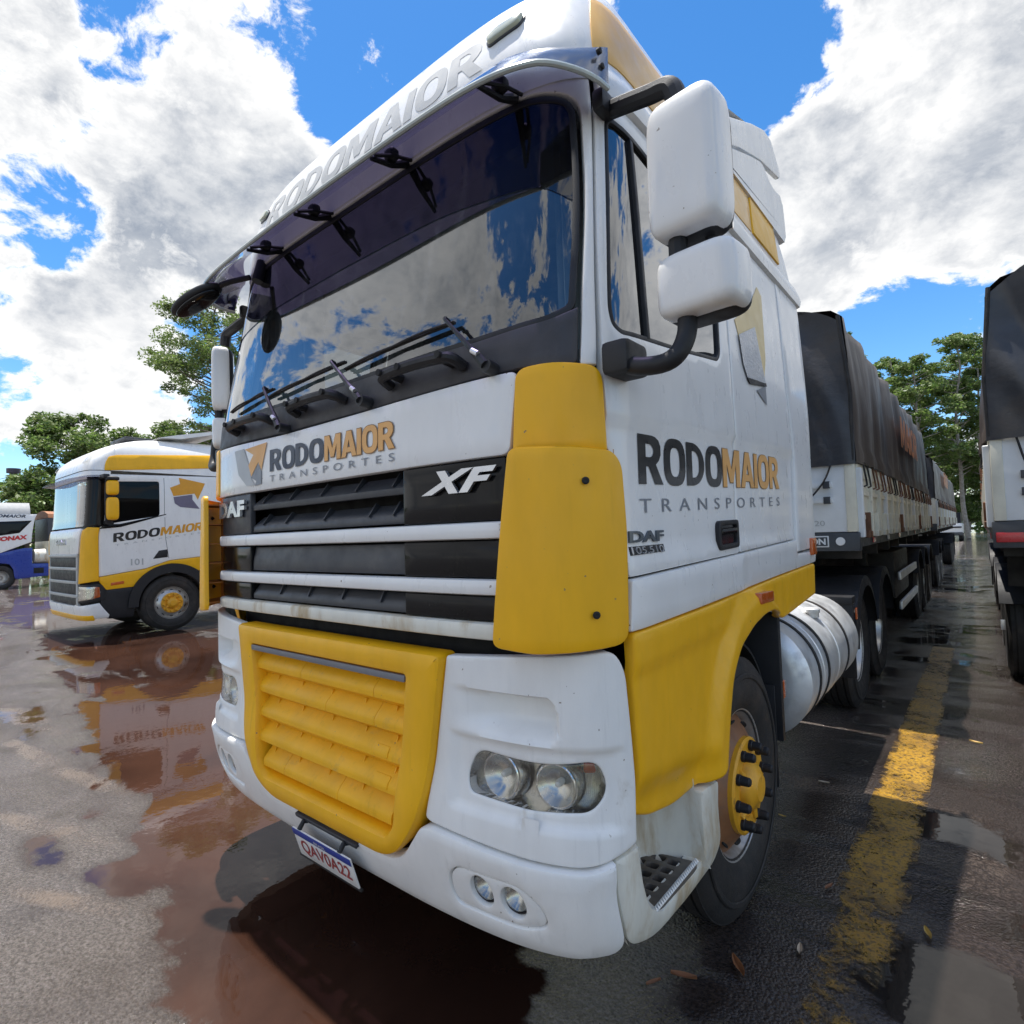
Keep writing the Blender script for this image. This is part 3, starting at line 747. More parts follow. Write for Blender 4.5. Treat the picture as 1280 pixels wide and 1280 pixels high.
BAND = rc([(-1.165, 2.62), (-1.05, 2.70), (-.6, 2.745), (0, 2.755), (.6, 2.745), (1.05, 2.70), (1.165, 2.62), (1.148, 2.985), (1.02, 3.03), (-1.02, 3.03), (-1.148, 2.985)], [.02, .05, .1, .1, .1, .05, .02, .06, .08, .08, .06])
patch('sun_band', S, BAND, band_glass, wsg, off=-.0085, th=0, bev=0, g_=.05)
# black rubber seal round the glass
for i, (o_, i_) in enumerate(((WSG, inset(WSG if area2(WSG) > 0 else WSG[::-1], .013)),)):
    patch('window_seal', S, inset(WSG if area2(WSG) > 0 else WSG[::-1], -.010), black_pl, wsg, holes=[i_], off=-.004, th=.012, bev=.003, g_=.04)
hw_ = inset(WSG if area2(WSG) > 0 else WSG[::-1], -.012)
HEAD = rc([(-1.215, 2.09), (-1.19, 2.085), (-1.194, 2.3), (-1.20, 2.62), (-1.178, 3.0), (-1.04, 3.055), (1.04, 3.055), (1.178, 3.0), (1.20, 2.62), (1.194, 2.3), (1.19, 2.085), (1.24, 2.085), (1.228, 2.50), (1.215, 3.03), (1.22, 3.16), (-1.22, 3.16), (-1.215, 3.03), (-1.228, 2.5), (-1.24, 2.085)], [0, .0, 0, .1, .07, .08, .08, .07, .1, 0, 0, 0, 0, 0, 0.02, .02, 0, 0, 0])
patch('windscreen_frame', S, HEAD[0:] , white, truck, off=.0, th=.03, bev=.006, g_=.05)

# hand rails on the cowl and wipers
for u0, u1 in ((.45, .80), (-.17, .17), (-.74, -.38)):
    bm = bmesh.new()
    pts = [S(u0, 2.138, .005), S(u0+.012, 2.15, .052), S(u0+.06, 2.155, .062), S((u0+u1)/2, 2.158, .064), S(u1-.06, 2.155, .062), S(u1-.012, 2.150, .052), S(u1, 2.138, .005)]
    tube(bm, smooth_path(pts, 5), .019, 10)
    for u in (u0+.05, u1-.05): tube(bm, [S(u, 2.158, .0), S(u, 2.156, .06)], .016, 8)
    h = bmo('grab_handle', bm, black_pl, cw)
    for u in (u0+.03, (u0+u1)/2-.05, u1-.04):
        bm = bmesh.new(); c = S(u, 2.158, .076); lathe(bm, [(0, .0), (-.0, .012), (-.012, .012)], c, 'Y', 12)
        bmo('handle_recess', bm, dark, h)
for (uT, uB, zB, b0, b1) in ((.745, .915, 2.105, .165, .755), (.113, .329, 2.10, -.43, .16), (-.429, -.251, 2.087, -.85, -.40)):
    bm = bmesh.new()
    pb, ptp = S(uB, zB, .045), S(uT, 2.292, .045)
    tube(bm, [S(uB, zB, .0), pb+Vector((0, -.004, 0))], .022, 12)
    tube(bm, [pb, pb.lerp(ptp, .35)], [.016, .011], 8); tube(bm, [pb.lerp(ptp, .33), ptp], [.010, .006], 8)
    tube(bm, [ptp+Vector((0, 0, .004)), ptp+Vector((0, .02, -.004))], .008, 6)
    wp = bmo('wiper', bm, mat('wiper_arm_paint', (.015, .016, .018), .5) if 'wiper_arm_paint' not in MATS else MATS['wiper_arm_paint'], truck)
    bm = bmesh.new(); N_ = 14
    zz = lambda t, uT=uT, b0=b0, b1=b1: 2.262+(2.294-2.262)*((t-b0)/(b1-b0))
    tube(bm, [S(b0+(b1-b0)*i/N_, zz(b0+(b1-b0)*i/N_)+.004*math.sin(PI*i/N_), .006) for i in range(N_+1)], .0055, 6)
    tube(bm, [S(b0+(b1-b0)*i/N_, zz(b0+(b1-b0)*i/N_)+.004*math.sin(PI*i/N_), .014+.006*abs(math.sin(PI*i/N_*2))) for i in range(N_+1)], .0045, 6)
    bmo('wiper_blade', bm, rubber, wp)
    bm = bmesh.new(); tube(bm, [S(uB-.022, zB+.035, .055), S(uB-.045, zB+.05, .055)], .009, 10); bmo('wiper_nozzle', bm, alu, wp)

# sun visor
def vis(t, w):
    """t across (-1..1), w 0 = upper rear edge, 1 = front lower edge"""
    a = abs(t); q = 1-math.sqrt(max(0, 1-a**9))
    yf = .128+.03*a*a+.27*q
    yb = .372+.10*sst(.80, 1, a)
    zf = 2.945+.012*q-.02*sst(.9, 1, a); zb = 3.155-.05*sst(.75, 1, a)
    return Vector((t*(1.215+.02*w), yb+(yf-yb)*(w**.85), zb+(zf-zb)*w+.018*math.sin(PI*w)))
bm = bmesh.new(); NT, NW = 72, 8
g0 = [[bm.verts.new(vis(math.copysign(1-(1-abs(-1+2*i/NT))**1.6, -1+2*i/NT), j/NW)) for j in range(NW+1)] for i in range(NT+1)]
g1 = [[bm.verts.new(vis(math.copysign(1-(1-abs(-1+2*i/NT))**1.6, -1+2*i/NT), j/NW)+Vector((0, 0, .006))) for j in range(NW+1)] for i in range(NT+1)]
for i in range(NT):
    for j in range(NW):
        bm.faces.new((g0[i][j], g0[i+1][j], g0[i+1][j+1], g0[i][j+1])); bm.faces.new((g1[i][j], g1[i][j+1], g1[i+1][j+1], g1[i+1][j]))
sv = bmo('sun_visor', bm, visor_m, truck)
bm = bmesh.new(); tube(bm, [vis(math.copysign(1-(1-abs(-1+2*i/NT))**1.6, -1+2*i/NT), 1.0)+Vector((0, 0, .004)) for i in range(NT+1)], .009, 8); bmo('visor_rim', bm, rim_w, sv)
for s in (1, -1):
    bm = bmesh.new(); n = 16; rowsv = []
    for i in range(n+1):
        t = .80+.20*i/n; t = 1-(1-t)**1.5*2.236; rowsv.append([bm.verts.new(vis(s*t, w)+Vector((s*.006*sst(.9, 1, t), -.004, .008))) for w in (.15+.5*(1-i/n), .55+.25*(1-i/n), .8+.12*(1-i/n), 1.0)])
    for A, B in zip(rowsv, rowsv[1:]):
        for i in range(3): bm.faces.new((A[i], A[i+1], B[i+1], B[i]))
    bmesh.ops.solidify(bm, geom=bm.faces[:], thickness=.004)
    bmo('visor_end_cap', bm, mat('visor_end_shell', (.34, .37, .43), .12, metal=.7, coat=.5) if 'visor_end_shell' not in MATS else MATS['visor_end_shell'], sv)
    for k in (0, 1):
        bm = bmesh.new(); lathe(bm, [(-.004, .0), (-.004, .009), (.008, .009), (.011, 0)], Vector((s*1.232, .385+.012*k, 3.03-.04*k)), 'X', 12); bmo('screw', bm, dark, sv)
for u in (.95, .40, -.16, -.62):
    bm = bmesh.new(); p = S(u, 3.06, .0)
    t = p.x/1.235; q = vis(t, .75)
    tube(bm, [p, p.lerp(q, .4)+Vector((0, 0, -.02)), q+Vector((0, .01, -.012))], [.018, .012, .008], 8)
    tube(bm, [p+Vector((.03, 0, 0)), p.lerp(q, .5)+Vector((.03, 0, .0)), q+Vector((.01, .02, 0))], .007, 6)
    superq(bm, p.lerp(q, .45)+Vector((.01, 0, .012)), (.028, .022, .022), .6, .6, nu=12, nv=8)
    bmo('visor_bracket', bm, black_pl, sv)

# hanging kerb mirror at the far front corner
bm = bmesh.new(); pa = Vector((-.80, .32, 3.02))
tube(bm, [pa+Vector((0, .06, .05)), pa+Vector((0, .03, -.06))], .030, 14)
tube(bm, smooth_path([pa+Vector((0, -.01, -.05)), Vector((-.90, .24, 2.95)), Vector((-.98, .19, 2.92))], 4), .014, 8)
km = bmo('kerb_mirror', bm, black_pl, truck)
bm = bmesh.new()
mt = Matrix.Rotation(R(22), 3, 'Z') @ Matrix.Rotation(R(-20), 3, 'Y')
superq(bm, (-1.07, .155, 2.885), (.165, .068, .032), .85, .95, mtx=mt); bmo('mirror_shell', bm, black_pl, km)
bm = bmesh.new(); superq(bm, Vector((-1.07, .155, 2.885))+mt @ Vector((.01, -.01, -.034)), (.14, .055, .016), .85, .95, mtx=mt); bmo('mirror_glass', bm, gloss_b, km)

# roof
n_u = 60
bm = bmesh.new()
zs = [3.065, 3.10, 3.135, 3.16, 3.2, 3.25, 3.3, 3.35, 3.4, 3.45, 3.5, 3.55, 3.6, 3.65, 3.7, 3.74, 3.78, 3.82, 3.84]
def uend(z): return S.U0+(2.80-(lerpT(S.Y0, z)+S.D))
rowsv = []
for z in zs:
    ue = uend(z); row = []
    for i in range(2*n_u+1):
        t = -1+2*i/(2*n_u)
        a = abs(t); u = (S.U0*1.02*(a/.6) if a < .6 else S.U0*1.02+(ue-S.U0*1.02)*(a-.6)/.4)*(1 if t >= 0 else -1)
        row.append(bm.verts.new(S(u, z, .004)))
    rowsv.append(row)
for A, B in zip(rowsv, rowsv[1:]):
    for i in range(2*n_u): bm.faces.new((A[i], A[i+1], B[i+1], B[i]))
top = rowsv[-1]
for i in range(n_u): 
    if i < n_u-1: bm.faces.new((top[i], top[i+1], top[2*n_u-i-1], top[2*n_u-i]))
    else: bm.faces.new((top[i], top[i+1], top[i+2]))
back = [r[0] for r in rowsv]+[r[-1] for r in rowsv][::-1]; bm.faces.new(back)
rf = bmo('roof', bm, white, truck, sharp=30)
# writing and lamps on the roof front
word('RODOMAIOR', S, -.82, 3.225, .83, 3.385, roofp, rf, off=.0052)
for s in (1, -1):
    p = rc([(.86, 3.315), (.99, 3.345), (1.01, 3.385), (.90, 3.375), (.85, 3.345)], .018)
    lm = patch('roof_lamp', S, p if s > 0 else mir(p), mat('marker_lens', (.50, .52, .40), .12, coat=.6) if 'marker_lens' not in MATS else MATS['marker_lens'], rf, off=.024, th=.02, bev=.006, g_=.03)
    p2 = inset(p if area2(p) > 0 else p[::-1], -.008)
    patch('lamp_base', S, p2 if s > 0 else mir(p2), mesh_m, lm, off=.010, th=.008, bev=.003, g_=.03)
    # yellow side stripes of the roof
    fl = (lambda q: q) if s > 0 else mir
    patch('roof_stripe', S, fl([(1.246, 3.145), (1.9, 3.145), (2.78, 3.16), (2.86, 3.45), (2.0, 3.45), (1.250, 3.435)]), pale_yellow, rf, off=.008, th=.003, bev=.002, g_=.05)
    patch('roof_stripe', S, fl([(2.80, 3.16), (3.30, 3.165), (3.36, 3.47), (2.88, 3.45)]), yellow, rf, off=.014, th=.01, bev=.003, g_=.06)
    # gutter between roof and door
    bm = bmesh.new(); nn = 40
    secs = []
    for i in range(nn+1):
        u = s*(1.236+(3.66-1.236)*i/nn); z0 = 3.045
        secs.append([bm.verts.new(S(u, z0+dz, o_)) for dz, o_ in ((-.05, .0), (-.045, .016), (-.012, .026), (.035, .020), (.09, .006), (.09, -.01), (-.05, -.01))])
    for A, B in zip(secs, secs[1:]):
        for i in range(7): bm.faces.new((A[i], A[(i+1) % 7], B[(i+1) % 7], B[i]))
    bm.faces.new(secs[0]); bm.faces.new(secs[-1])
    bmo('gutter', bm, white, truck)
    # side fin of the roof wind deflector
    X0 = 1.09
    fin = [(1.10, 3.47), (1.5, 3.60), (2.0, 3.80), (2.45, 4.02), (2.72, 4.13), (2.88, 4.15), (3.06, 4.02), (3.05, 3.96), (2.55, 3.84), (2.1, 3.68), (1.7, 3.50)]
    fs = Flat((s*X0, 0, 0), (0, s, 0), (0, 0, 1))
    fq = [(s*a, b) for a, b in fin]
    bmf = patch_bm(lambda u, v, off=0, s=s: Vector((s*(1.10+.03*sst(4.15, 3.5, v)+off), s*u, v)), rc(fq, .04), off=0, th=.02, bev=.008, g_=.06)
    me = bpy.data.meshes.new('deflector_fin'); bmf.to_mesh(me); bmf.free(); link_mesh('deflector_fin', me, white, truck)
bm = bmesh.new()       # body of the roof fairing under the side fins
fpoly = rc([(1.35, 3.44), (1.9, 3.57), (2.27, 3.71), (2.50, 3.785), (2.66, 3.735), (2.78, 3.735), (2.94, 3.77), (2.98, 3.60), (3.0, 3.47), (2.3, 3.462)], .05)
prism(bm, fpoly, 'X', -1.135, 1.135)
bmesh.ops.bevel(bm, geom=[e for e in bm.edges if abs(e.verts[0].co.x-e.verts[1].co.x) < 1e-6], offset=.02, segments=3, affect='EDGES')
bmo('roof_fairing', bm, white, truck)
bm = bmesh.new(); secs = []
for y, z in ((1.65, 3.72), (1.70, 3.80), (1.8, 3.86), (2.0, 3.93), (2.45, 4.07), (2.8, 4.16), (2.9, 4.16), (2.9, 4.13), (2.4, 4.02), (1.85, 3.80)):
    secs.append([bm.verts.new((x, y, z-.05*(abs(x)/1.05)**4)) for x in [-1.09+2.18*i/20 for i in range(21)]])
for A, B in zip(secs, secs[1:]+secs[:1]):
    for i in range(20): bm.faces.new((A[i], A[i+1], B[i+1], B[i]))
bmo('roof_wind_deflector', bm, white, truck)
for x in (-.6, .6):
    bm = bmesh.new(); tube(bm, [(x, 2.5, 3.82), (x, 2.6, 4.03)], .02, 8); tube(bm, [(x, 1.9, 3.82), (x, 2.5, 4.02)], .015, 8); bmo('deflector_strut', bm, black_pl, truck)

# doors, side panels
DOOR = rc([(1.335, 1.462), (1.8, 1.476), (2.302, 1.490), (2.318, 1.99), (2.262, 2.50), (2.225, 2.99), (1.224, 2.99), (1.236, 2.50), (1.252, 2.20), (1.272, 1.84), (1.322, 1.78)], [.015, 0, .02, .0, 0, .02, .02, 0, 0, .02, .02])
WIN = rc([(1.278, 2.26), (1.292, 2.212), (1.33, 2.192), (1.67, 2.226), (2.130, 2.284), (2.165, 2.32), (2.14, 2.88), (1.70, 2.89), (1.262, 2.935)], [.03, .02, .03, .1, .03, .03, .05, .05, .04])
SIDE = rc([(2.312, 1.492), (3.262, 1.524), (3.285, 1.985), (3.20, 2.35), (3.12, 2.99), (2.235, 2.99), (2.272, 2.50), (2.328, 1.99)], [.02, .02, 0, 0, .01, .01, 0, 0])
REAR = rc([(3.27, 1.45), (3.72, 1.46), (3.70, 2.3), (3.62, 3.0), (3.128, 2.99), (3.208, 2.35), (3.293, 1.985)], [.01, .04, .05, .03, .01, 0, 0])
def creaseoff(u, z):      # pressed line along the cab flank and slightly dished lower panel
    zl = 1.925+.05*sst(1.3, 2.4, abs(u))+.014*sst(2.4, 3.4, abs(u))
    return -.012*sst(zl+.004, zl-.012, z)+.012*sst(1.56, 1.50, z)
for s in (1, -1):
    my = 0 if s > 0 else 1
    fl = (lambda q: q) if s > 0 else mir
    dr = patch('door', S, fl(DOOR), white, truck, holes=[fl(WIN)], off=creaseoff, th=.03, bev=.006, g_=.028)
    patch('side_panel', S, fl(SIDE), white, truck, off=creaseoff, th=.03, bev=.006, g_=.03)
    patch('rear_corner_panel', S, fl(REAR), white, truck, off=lambda u, z: .004, th=.03, bev=.008, g_=.08)
    patch('side_window', S, fl(WIN), side_glass, dr, off=-.012, th=0, bev=0, g_=.06)
    W2 = fl(WIN); W2 = W2 if area2(W2) > 0 else W2[::-1]
    patch('window_seal', S, inset(W2, -.004), black_pl, dr, holes=[inset(W2, .014)], off=-.001, th=.012, bev=.003, g_=.05)
    patch('window_divider', S, fl([(1.492, 2.215), (1.512, 2.218), (1.405, 2.90), (1.385, 2.905)]), black_pl, dr, off=.001, th=.012, bev=.003, g_=.06)
    # curtain seen behind the pane
    patch('side_curtain', S, fl([(1.28, 2.22), (1.50, 2.22), (1.41, 2.92), (1.25, 2.93)]), curtain_m, dr, off=lambda u, z: -.07+.012*math.sin(u*90), th=0, bev=0, g_=.015)
    # door handle
    H = rc([(2.060, 1.508), (2.298, 1.516), (2.296, 1.632), (2.062, 1.626)], [.03, .02, .02, .03])
    hd = patch('door_handle', S, fl(H), black_pl, dr, holes=[fl(rc([(2.085, 1.53), (2.275, 1.536), (2.273, 1.612), (2.087, 1.606)], .02))], off=.006, th=.02, bev=.004, g_=.04)
    patch('handle_cup', S, fl(H), gloss_b, hd, off=-.004, th=0, bev=0, g_=.06)
    patch('handle_grip', S, fl(rc([(2.087, 1.57), (2.27, 1.575), (2.27, 1.60), (2.087, 1.595)], .01)), gloss_b, hd, off=.008, th=.006, bev=.003, g_=.05)
    if s > 0:
        tof = lambda u, z: creaseoff(u, z)+.0022
        rodomaior(S, 1.427, 1.742, 3.006, 1.90, dr, True, off=tof, rise=.052, dark_=blackp, gap=.472, smz=(1.652, 1.697), bold=.055, orange=orangep)
        text('silver_letters', 'DAF', S, 1.352, 1.563, 1.580, 1.598, badged, dr, off=lambda u, z: creaseoff(u, z)+.001, bold=.03, ext=.006, step=.1)
        bg = patch('model_badge', S, [(1.352, 1.525), (1.578, 1.529), (1.580, 1.553), (1.352, 1.551)], black_pl, dr, off=lambda u, z: creaseoff(u, z)+.003, th=.006, bev=.001, g_=.03)
        text('silver_letters', '105.510', S, 1.358, 1.528, 1.572, 1.550, badge_m, dr, off=lambda u, z: creaseoff(u, z)+.0035, bold=.01, ext=.002, step=.1)
        # film and sticker on the small rear quarter window
        sp = [p for p in S and [(2.36, 2.535), (2.60, 2.68), (2.745, 2.83), (2.815, 2.80), (2.82, 2.45), (2.775, 2.315), (2.43, 2.44)]]
        dp = patch('quarter_film', S, sp, cream, truck, off=.003, th=.002, bev=0, g_=.05)
        flatpoly('arrow_emblem', S, [(2.395, 2.47), (2.648, 2.578), (2.78, 2.31), (2.49, 2.285), (2.44, 2.34)], sticker_m, dp, .008)
        flatpoly('arrow_emblem', S, [(2.64, 2.25), (2.79, 2.30), (2.80, 2.20)], greyp, dp, .004)
        patch('arrow_emblem', S, [(2.49, 2.283), (2.53, 2.262), (2.80, 2.298), (2.785, 2.315)], black_pl, dp, off=.008, th=.004, bev=0, g_=.05)
    # sill and marker
    SILL = rc([(1.318, 1.306), (1.8, 1.318), (2.34, 1.334), (2.9, 1.352), (3.70, 1.372), (3.72, 1.442), (3.272, 1.440), (3.260, 1.518), (2.31, 1.486), (1.332, 1.455)], [.01, 0, 0, 0, .02, .02, .01, .01, .01, .01])
    patch('sill_panel', S, fl(SILL), white, truck, off=lambda u, z: .014-.010*sst(2.32, 2.36, abs(u)), th=.03, bev=.008, g_=.05)
    ml = patch('marker_lamp', S, fl(rc([(3.56, 1.42), (3.66, 1.42), (3.66, 1.52), (3.56, 1.52)], .01)), amber, truck, off=.022, th=.016, bev=.004, g_=.05)
    # yellow skirt with wheel arch
    SK = rc([(1.320, 1.302), (1.345, .775), (1.46, .733), (1.63, .700), (1.885, .694), (1.957, .72), (1.985, .89), (2.045, 1.03), (2.15, 1.125), (2.33, 1.185), (2.50, 1.212), (2.65, 1.212), (2.80, 1.165), (2.90, 1.135), (3.10, 1.148), (3.62, 1.185), (3.64, 1.366), (2.9, 1.346), (2.34, 1.328), (1.8, 1.312)],
            [.02, .04, .02, .05, .03, .01, .05, .05, .05, .05, .05, .05, .03, .03, .05, .02, .02, 0, 0, 0])
    def skoff(u, z):
        u = abs(u); d = math.hypot(u-2.42, (z-.72)*.98)
        arch = .034*sst(.60, .545, d)*sst(3.0, 2.75, u)
        low = -.03*sst(.86, .80, z-.03*(1.9-u)/1.0-(.12*sst(1.9, 1.35, u)))*0
        lower = .030*sst(.80+.10*(1.88-u)/.5+.02, .80+.10*(1.88-u)/.5-.02, z)*sst(1.90, 1.84, u)*0
        ridge = -.035*sst(.83+.07*(1.85-u)/.5, .74+.05*(1.85-u)/.5, z)*sst(1.93, 1.86, u)
        upper = .012*sst(1.17, 1.21, z-.02*(u-1.3))*sst(2.2, 2.0, u)
        return .010+arch+ridge+upper
    sk = patch('side_skirt', S, fl(SK), yellow, truck, off=skoff, th=.03, bev=.010, g_=.022, sharp=60)
    patch('side_marker', S, fl(rc([(2.405, 1.262), (2.60, 1.258), (2.60, 1.305), (2.405, 1.310)], .012)), amber, sk, off=.05, th=.03, bev=.004, g_=.05)
    # front step pan
    FOOT = rc([(1.252, .688), (1.262, .425), (1.40, .382), (1.62, .368), (1.86, .378), (1.925, .43), (1.962, .672), (1.795, .690), (1.79, .53), (1.765, .462), (1.70, .446), (1.43, .452), (1.372, .50), (1.345, .705)], [.01, .04, .04, .05, .04, .04, .02, .01, .04, .03, .03, .03, .04, .01])
    fo = patch('step_pan', S, fl(FOOT), white_dirty, truck, off=.004, th=.05, bev=.012, g_=.03)
    bm = bmesh.new()      # curved back wall of the step well
    prof = [(.372, 1.19), (.42, 1.10), (.50, 1.04), (.64, 1.02), (.74, 1.045), (.81, 1.10), (.850, 1.18), (.862, 1.242)]
    pr = [Vector(p_) for p_ in [(x, y, 0) for y, x in prof]]; prs = smooth_path(pr, 5)
    cols = []
    for p_ in prs:
        cols.append([bm.verts.new((s*(p_.x+dx), p_.y, z)) for z, dx in ((.44, .03), (.47, .012), (.52, 0), (.62, -.012), (.73, -.02))])
    for A, B in zip(cols, cols[1:]):
        for i in range(4): bm.faces.new((A[i], A[i+1], B[i+1], B[i]))
    bmo('step_wall', bm, white_dirty, fo)
    GR = Flat((0, 0, .462), (s, 0, 0), (0, 1, 0)) if s > 0 else Flat((0, 0, .462), (-1, 0, 0), (0, 1, 0))
    outl = rc([(1.01, .47), (1.235, .49), (1.237, .84), (1.04, .80), (1.0, .72)], .02)
    hs = []
    for i in range(5):
        for j in range(3):
            y = .545+i*.056; x = 1.052+j*.050
            hs.append(rc([(x, y), (x+.038, y+.004), (x+.038, y+.036), (x, y+.032)], .01, 3))
    bmg = patch_bm(lambda u, v, off=0, s=s: Vector((s*u, v, .462+off)), outl, hs, off=0, th=.02, bev=.003, g_=.08)
    if s < 0: bmesh.ops.reverse_faces(bmg, faces=bmg.faces[:])
    me = bpy.data.meshes.new('step_grate'); bmg.to_mesh(me); bmg.free(); sg = link_mesh('step_grate', me, mat('worn_step_metal', (.13, .115, .10), .5, metal=.4, var=.3) if 'worn_step_metal' not in MATS else MATS['worn_step_metal'], fo)
    bm = bmesh.new()
    for i in range(26):
        y = .50+i*.013
        v = [bm.verts.new(p_) for p_ in ((s*1.222, y, .466), (s*1.240, y, .466), (s*1.231, y+.006, .478), (s*1.222, y+.012, .466), (s*1.240, y+.012, .466))]
        bm.faces.new((v[0], v[1], v[2])); bm.faces.new((v[3], v[2], v[4])); bm.faces.new((v[1], v[4], v[2])); bm.faces.new((v[0], v[2], v[3]))
    bmo('grate_teeth', bm, alu, sg, smooth=False)
    bm = bmesh.new(); box(bm, (min(s*.97, s*1.19), .45, .40), (max(s*.97, s*1.19), .82, .425)); bmo('step_floor', bm, dark, fo)
    # side mirrors
    bm = bmesh.new()
    tube(bm, smooth_path([(s*1.175, .52, 2.95), (s*1.26, .49, 2.915), (s*1.35, .47, 2.885), (s*1.415, .46, 2.865), (s*1.44, .46, 2.80)], 5), [.028]*16+[.030]*5, 10)
    bmo('upper_mirror_arm', bm, black_pl, truck); bm = bmesh.new()
    tube(bm, smooth_path([(s*1.23, .40, 2.10), (s*1.33, .37, 2.055), (s*1.42, .375, 2.055), (s*1.455, .40, 2.12), (s*1.455, .41, 2.22)], 6), .026, 12)
    tube(bm, [(s*1.435, .42, 2.34), (s*1.435, .42, 2.44)], .026, 10); tube(bm, [(s*1.51, .46, 2.34), (s*1.51, .46, 2.44)], .014, 8)
    ma = bmo('mirror_arm', bm, black_pl, truck)
    bm = bmesh.new(); box(bm, (min(s*1.225, s*1.31), .335, 2.045), (max(s*1.225, s*1.31), .47, 2.14), .018); bmo('arm_base', bm, black_pl, ma)
    bm = bmesh.new(); box(bm, (min(s*1.17, s*1.21), .44, 2.91), (max(s*1.17, s*1.21), .52, 2.975), .01); bmo('arm_base', bm, black_pl, ma)
    rz = Matrix.Rotation(R(-6 if s > 0 else -25), 3, 'Z'); mo = 0 if s > 0 else .07; mk = 1 if s > 0 else .72   # the far mirror is turned in towards the driver
    bm = bmesh.new(); superq(bm, (s*(1.475-mo), .42, 2.580), (.103*mk, .070*mk, .186), .30, .42, mtx=rz, taper=-.02); mh = bmo('mirror_housing', bm, white, truck)
    bm = bmesh.new(); superq(bm, (s*(1.475-mo), .452, 2.574), (.098*mk, .055*mk, .184), .34, .4, mtx=rz); bmo('mirror_back', bm, black_pl, mh)
    bm = bmesh.new(); box(bm, (-.085*mk, -.003, -.16), (.085*mk, .003, .16), .0, mtx=Matrix.Translation((s*(1.475-mo), .452+.057*mk, 2.575)) @ rz.to_4x4()); bmo('mirror_glass', bm, chrome, mh)
    bm = bmesh.new(); superq(bm, (s*(1.50-mo*1.5), .42, 2.252), (.112*mk, .074*mk, .088), .38, .42, mtx=rz); mh = bmo('mirror_housing', bm, white, truck)
    bm = bmesh.new(); superq(bm, (s*(1.50-mo*1.5), .450, 2.246), (.106*mk, .060*mk, .086), .40, .4, mtx=rz); bmo('mirror_back', bm, black_pl, mh)
    bm = bmesh.new(); box(bm, (-.09*mk, -.003, -.068), (.09*mk, .003, .068), .0, mtx=Matrix.Translation((s*(1.50-mo*1.5), .449+.060*mk, 2.25)) @ rz.to_4x4()); bmo('mirror_glass', bm, chrome, mh)

# cab interior
bm = bmesh.new(); prism(bm, [(.42, 1.95), (.42, 2.17), (.50, 2.19), (.80, 2.13), (.92, 2.0), (.95, 1.75), (.6, 1.6)], 'X', -1.12, 1.12); bmo('dashboard', bm, interior_m, truck)
bm = bmesh.new(); box(bm, (-1.17, 2.70, 1.35), (1.17, 2.74, 3.1)); box(bm, (-1.16, .5, 1.33), (1.16, 2.74, 1.36)); bmo('cab_wall', bm, interior_m, truck)
bm = bmesh.new(); box(bm, (-1.12, .62, 3.06), (1.12, 2.7, 3.10)); bmo('headliner', bm, curtain_m, truck)
for x in (.62, -.62):
    bm = bmesh.new(); superq(bm, (x, 1.35, 2.0), (.26, .26, .09), .4, .5); st = bmo('driver_seat', bm, seat_m, truck)
    bm = bmesh.new(); superq(bm, (x, 1.64, 2.38), (.25, .08, .38), .45, .5, mtx=Matrix.Rotation(R(-10), 3, 'X')); bmo('seat_backrest', bm, seat_m, st)
    bm = bmesh.new(); superq(bm, (x, 1.70, 2.82), (.13, .05, .09), .5, .6); bmo('headrest', bm, seat_m, st)
bm = bmesh.new()
wm = Matrix.Translation((.62, .98, 2.26)) @ Matrix.Rotation(R(-35), 4, 'X')
tube(bm, [wm @ Vector((.22*math.cos(a*PI/16), .22*math.sin(a*PI/16), 0)) for a in range(33)], .016, 8, caps=False)
for a in (0, 120, 240): tube(bm, [wm @ Vector((0, 0, -.03)), wm @ Vector((.21*math.cos(R(a+30)), .21*math.sin(R(a+30)), 0))], .014, 6)
tube(bm, [wm @ Vector((0, 0, -.02)), (.62, .8, 2.0)], .035, 8); bmo('steering_wheel', bm, seat_m, truck)
bm = bmesh.new(); superq(bm, (-.02, .72, 2.24), (.17, .10, .085), .7, .7, mtx=Matrix.Rotation(R(12), 3, 'Y'))
for v in bm.verts: v.co += Vector(noise.noise_vector(v.co*9))*.03
bmo('folded_vest', bm, vest_m, truck)
for s in (1, -1):
    bm = bmesh.new(); secs = []
    for i in range(41):
        t = i/40; x = s*(1.14-.30*t); y = .62+.05*math.sin(t*60)+.1*t
        secs.append([bm.verts.new((x, y, z)) for z in (2.15, 3.05)])
    for A, B in zip(secs, secs[1:]): bm.faces.new((A[0], A[1], B[1], B[0]))
    bmo('windscreen_curtain', bm, curtain_m, truck)

